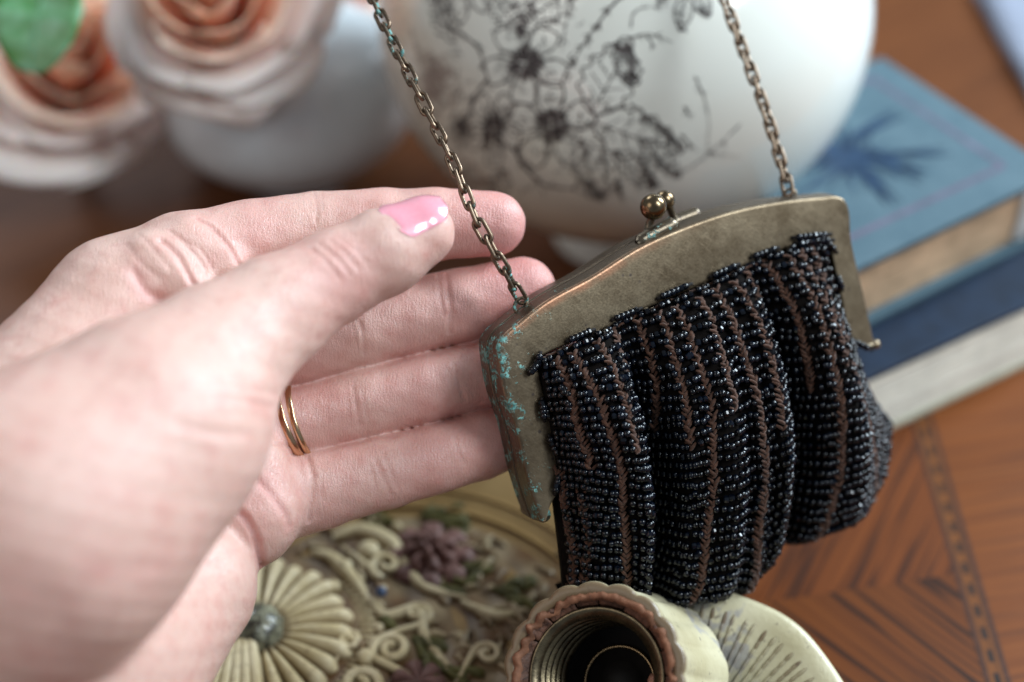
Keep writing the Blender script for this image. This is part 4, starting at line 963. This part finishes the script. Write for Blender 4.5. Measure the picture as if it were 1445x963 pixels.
def surface_nets(D):
    nx, ny, nz = D.shape; ins = D < 0
    cell = np.zeros((nx - 1, ny - 1, nz - 1), bool); c8 = [ins[i:nx - 1 + i, j:ny - 1 + j, k:nz - 1 + k] for i in (0, 1) for j in (0, 1) for k in (0, 1)]
    al = np.logical_and.reduce(c8); an = np.logical_or.reduce(c8); cell = an & ~al
    ids = -np.ones(cell.shape, np.int64); cidx = np.argwhere(cell); ids[cell] = np.arange(len(cidx))
    acc = np.zeros((len(cidx), 3)); cnt = np.zeros(len(cidx)); off = [(i, j, k) for i in (0, 1) for j in (0, 1) for k in (0, 1)]
    v8 = np.stack([D[cidx[:, 0] + o[0], cidx[:, 1] + o[1], cidx[:, 2] + o[2]] for o in off], 1)
    for a in range(8):
        for ax in range(3):
            if off[a][ax] == 0:
                o2 = list(off[a]); o2[ax] = 1; b = off.index(tuple(o2)); va, vb_ = v8[:, a], v8[:, b]; cr = (va < 0) != (vb_ < 0)
                t = np.where(cr, va / (va - vb_ + 1e-12), 0); p = np.tile(np.array(off[a], float), (len(cidx), 1)); p[:, ax] += t
                acc[cr] += p[cr]; cnt[cr] += 1
    V = cidx + acc / np.maximum(cnt, 1)[:, None]; Fs = []
    for ax in range(3):
        sl0 = [slice(1, -1)] * 3; sl0[ax] = slice(0, -1); sl1 = [slice(1, -1)] * 3; sl1[ax] = slice(1, None)
        A, B = ins[tuple(sl0)], ins[tuple(sl1)]; e = np.argwhere(A != B); flip = A[tuple(e.T)]
        base_ = e.copy(); o1, o2 = [(1, 2), (2, 0), (0, 1)][ax]
        for k in range(3):
            if k != ax: base_[:, k] += 1
        def g(d1, d2):
            q = base_.copy(); q[:, o1] -= d1; q[:, o2] -= d2; return ids[q[:, 0], q[:, 1], q[:, 2]]
        qd = np.stack([g(1, 1), g(0, 1), g(0, 0), g(1, 0)], 1); qd[~flip] = qd[~flip][:, ::-1]; Fs.append(qd)
    F = np.vstack(Fs); return V, F[(F >= 0).all(1)]
HV, HF = surface_nets(fine); HV = lo + HH * (HV + .5)
def grad(P, e=.02):
    k = np.array([(1, -1, -1), (-1, -1, 1), (-1, 1, -1), (1, 1, 1)], float); return nrm(sum(kk * sdf_all(P + kk * e)[:, None] for kk in k))
for _ in range(2): N_ = grad(HV); HV = HV - N_ * np.clip(sdf_all(HV), -.05, .05)[:, None]
_E = np.vstack([HF[:, [0, 1]], HF[:, [1, 2]], HF[:, [2, 3]], HF[:, [3, 0]]]); _c = np.bincount(_E[:, 0], minlength=len(HV)) + np.bincount(_E[:, 1], minlength=len(HV))
for _ in range(5):
    _s = np.stack([np.bincount(_E[:, 0], HV[_E[:, 1], k], len(HV)) + np.bincount(_E[:, 1], HV[_E[:, 0], k], len(HV)) for k in range(3)], 1) / np.maximum(_c, 1)[:, None]
    HV = .4 * HV + .6 * _s
HN = grad(HV, .09)
def hit(px, py, f=sdf_all):
    px = np.atleast_1d(np.asarray(px, float)); py = np.atleast_1d(np.asarray(py, float)); d = nrm(np.stack([(px - 722.5) / FP, -(py - 481.5) / FP, -np.ones(len(px))], -1)); t = np.full(len(px), 26.0)
    for _ in range(70): t = t + np.clip(f(d * t[:, None]), -.5, 1.5) * .9
    return d * t[:, None]
# creases: (polyline px, depth cm, width cm, flush)
CR = [([(443, 272), (447, 292), (446, 312)], .035, .05, .25), ([(436, 274), (440, 300)], .02, .04, .1), ([(452, 272), (455, 296)], .02, .04, .1),
      ([(628, 380), (632, 410), (636, 440), (634, 470)], .04, .05, .4), ([(618, 384), (622, 420), (627, 445)], .025, .04, .3), ([(641, 440), (646, 465)], .02, .035, .1),
      ([(508, 455), (513, 478), (514, 500)], .035, .05, .3), ([(500, 465), (505, 497)], .02, .04, .2), ([(520, 470), (523, 495)], .015, .04, .1),
      ([(640, 515), (648, 545), (655, 565)], .03, .05, .3), ([(632, 520), (640, 555)], .02, .04, .2), ([(498, 548), (503, 575), (508, 600)], .03, .05, .2), ([(490, 552), (494, 590)], .02, .04, .1), ([(510, 550), (517, 590)], .015, .04, .1),
      ([(530, 650), (540, 672), (552, 700)], .03, .05, .3), ([(540, 640), (550, 662), (560, 690)], .025, .04, .2), ([(522, 655), (530, 690)], .02, .04, .1), ([(640, 610), (646, 635), (655, 655)], .025, .045, .3), ([(650, 608), (658, 640)], .015, .04, .2),
      ([(433, 645), (440, 668), (440, 700), (436, 735)], .06, .06, .5), ([(445, 670), (448, 700), (446, 730)], .025, .035, .2), ([(452, 675), (456, 710)], .02, .035, .1),
      ([(328, 714), (348, 735), (362, 762), (370, 800)], .10, .07, .7), ([(352, 668), (380, 695), (402, 725), (408, 742)], .05, .09, .7), ([(365, 660), (390, 672), (410, 700)], .02, .06, .3),
      ([(278, 308), (300, 322), (325, 350), (342, 380)], .07, .06, .6), ([(228, 340), (252, 362), (268, 392), (274, 402)], .08, .07, .6), ([(240, 326), (262, 345), (285, 372), (292, 390)], .03, .05, .3), ([(190, 385), (205, 410), (225, 422)], .05, .10, .8),
      ([(178, 345), (200, 372), (225, 392)], .02, .06, .2), ([(195, 330), (215, 350), (240, 380)], .02, .05, .1), ([(262, 340), (285, 355), (300, 380)], .02, .04, .3),
      ([(440, 352), (462, 372), (478, 392)], .02, .05, .5), ([(452, 345), (476, 366), (494, 388)], .022, .05, .5), ([(466, 340), (488, 358), (506, 380)], .018, .05, .4), ([(478, 336), (500, 352), (518, 372)], .012, .05, .3),
      ([(300, 560), (340, 565), (385, 575)], .03, .09, .2), ([(290, 545), (330, 548), (390, 556)], .02, .08, .1), ([(375, 620), (390, 627), (412, 630)], .04, .05, .3), ([(130, 800), (170, 808), (220, 800)], .015, .16, .3), ([(250, 600), (300, 612), (350, 612)], .025, .1, .1), ([(50, 830), (85, 880), (95, 940)], .02, .3, .2)]
THC = {(440., 352.), (452., 345.), (466., 340.), (478., 336.), (300., 560.), (290., 545.), (130., 800.), (250., 600.), (50., 830.)}
flush = np.zeros(len(HV)); disp = np.zeros(len(HV))
for pts, dep, wd, flv in CR:
    pts = np.array(pts, float); Q = catmull(pts, 14); P3 = hit(Q[:, 0], Q[:, 1], thumb_sdf if tuple(pts[0]) in THC else fingers_sdf); lo_, hi_ = P3.min(0) - 1.0, P3.max(0) + 1.0
    sel = np.where(((HV > lo_) & (HV < hi_)).all(1))[0]; X = HV[sel]; dm = np.full(len(sel), 9.)
    for a, b_ in zip(P3[:-1], P3[1:]):
        ab = b_ - a
        if np.linalg.norm(ab) > .8: continue
        t = np.clip(((X - a) @ ab) / (ab @ ab), 0, 1); dm = np.minimum(dm, np.linalg.norm(X - a - t[:, None] * ab, axis=1))
    dep = dep * .75; flv = flv * .7; disp[sel] += -dep * np.exp(-(dm / wd) ** 2) + dep * .12 * np.exp(-((dm - wd * 2) / wd) ** 2); flush[sel] = np.maximum(flush[sel], flv * np.exp(-(dm / (wd * 2.4)) ** 2))
for nme in FING:
    tp_ = c3(FING[nme][-1]); flush = np.maximum(flush, .95 * np.exp(-(np.linalg.norm(HV - tp_, axis=1) / 1.5) ** 2)); 
    for q in (1, 3, 4):
        flush = np.maximum(flush, .5 * np.exp(-(np.linalg.norm(HV - c3(FING[nme][q]), axis=1) / 1.5) ** 2))
flush = np.maximum(flush, .38 * np.exp(-(np.linalg.norm(HV - c3((480, 385, 35)), axis=1) / 1.1) ** 2)); flush = np.maximum(flush, .3 * np.exp(-(np.linalg.norm(HV - c3(THUMB[-1]), axis=1) / .9) ** 2))
flush = np.maximum(flush, .30 * np.exp(-(np.linalg.norm(HV - c3((390, 690, 36.3)), axis=1) / 1.0) ** 2))
X = HV; und = .009 * np.sin(X[:, 0] * 2.9 + 1.7 * np.sin(X[:, 1] * 2.1)) * np.sin(X[:, 1] * 3.3 + X[:, 2]) + .006 * np.sin(X[:, 0] * 8 + X[:, 1] * 5) * np.sin(X[:, 1] * 9 - X[:, 0] * 3)
HVd = HV + HN * (disp + und)[:, None]
org_h = W(60, 900, 34)
person = empty('person', org_h, 'left hand with pink thumbnail, palm open behind the purse frame', 'hand')
Vw = c2w(HVd); me = bpy.data.meshes.new('hand'); me.from_pydata(((Vw - org_h) * .01).tolist(), [], HF.tolist()); me.materials.append(SKIN)
me.polygons.foreach_set('use_smooth', [True] * len(me.polygons)); at = me.attributes.new('flush', 'FLOAT', 'POINT'); at.data.foreach_set('value', flush.astype(np.float32))
me.update(); o = bpy.data.objects.new('hand', me); COL.objects.link(o); o.parent = person
# thumbnail
tb_, ta_ = c3(THUMB[-1]), c3(THUMB[-2]); A_ = nrm(tb_ - ta_)
up0 = np.array([0, 1., 0]); up0 = nrm(up0 - A_ * (up0 @ A_)); fw0 = np.array([0, 0, 1.]); fw0 = nrm(fw0 - A_ * (fw0 @ A_) - up0 * (fw0 @ up0))
phi0 = R(60); cdir = up0 * math.sin(phi0) + fw0 * math.cos(phi0); sdir = np.cross(A_, cdir)
nv_, nu_ = 28, 25; L0, L1 = -.66, .68
G = np.zeros((nv_, nu_, 3)); Gi = np.zeros_like(G)
RL = {}
thf = lambda p: chain_sdf(p, THUMB, .22)
for i, v in enumerate(np.linspace(0, 1, nv_)):
    hw = R(60) * (math.sqrt(max(0.02, 1 - (1 - min(v / .30, 1)) ** 2))) * (1 if v < .8 else math.sqrt(max(.05, 1 - ((v - .8) / .235) ** 2)))
    for j, u in enumerate(np.linspace(-1, 1, nu_)):
        a = hw * u; rlast = RL.get(j, .72); dr = cdir * math.cos(a) + sdir * math.sin(a); l = L0 + (L1 - L0) * v
        c_ = tb_ + A_ * l; 
        if l < .04:
            r = .5
            for _ in range(16): r -= float(thf((c_ + dr * r)[None])[0]) * .9
            RL[j] = r
        else:
            r = rlast * (1 - .34 * ((l - .04) / .64) ** 2)
        lift = .040 * (1 - .55 * abs(u) ** 3) * min(1, v * 6 + .12)
        G[i, j] = c_ + dr * (r + lift); Gi[i, j] = c_ + dr * (r - .04)
for _ in range(10):
    for Q in (G, Gi): Q[1:-1, 1:-1] = .5 * Q[1:-1, 1:-1] + .125 * (Q[:-2, 1:-1] + Q[2:, 1:-1] + Q[1:-1, :-2] + Q[1:-1, 2:])
b = MB(); b.grid(c2w(G)); k0 = b.n; b.grid(c2w(Gi)[:, ::-1])
ring_o = [(i * nu_) for i in range(nv_)] + [((nv_ - 1) * nu_ + j) for j in range(1, nu_)] + [(i * nu_ + nu_ - 1) for i in range(nv_ - 2, -1, -1)] + [j for j in range(nu_ - 2, 0, -1)]
def mir(q): i, j = divmod(q, nu_); return k0 + i * nu_ + (nu_ - 1 - j)
for a, c_ in zip(ring_o, ring_o[1:] + ring_o[:1]): b.F.append((a, c_, mir(c_), mir(a)))
b.build('thumbnail', NAIL, person)
# rings on the ring finger
fa, fb_ = c3(FING['ring'][1]), c3(FING['ring'][2]); fd = nrm(fb_ - fa)
for (off, rr_, wt, mat, lab, tilt) in ((-.24, .905, .095, GOLD, 'flat polished rose gold band nearest the palm', .10), (-.02, .895, .075, GOLD2, 'thin rounded gold ring nearest the fingertip side', .03)):
    axr = nrm(fd + np.array([0, 0, 1.]) * .25 * 1 + np.array([0, tilt, 0])); cq = fa + fd * off; rf = .6
    for _ in range(30): rf -= float(fingers_sdf((cq + np.array([0, 0, 1.]) * rf)[None])[0]) * .9
    rr_ = rf + .03; print('ring r', rf)
    u_ = nrm(np.cross(axr, (0, 0, 1.))); v_ = np.cross(axr, u_); G = []
    for a in np.linspace(0, 2 * math.pi, 90, endpoint=False):
        e = u_ * math.cos(a) + v_ * math.sin(a); row = []
        for q in np.linspace(0, 2 * math.pi, 12, endpoint=False): row.append(cq + e * (rr_ + .045 * math.cos(q)) + axr * wt * math.sin(q))
        G.append(row)
    b = MB(); b.grid(c2w(np.array(G)), True, True); o = b.build('ring', mat, org=c2w(cq)); tag(o, lab, 'ring', 'gold rings on the ring finger')
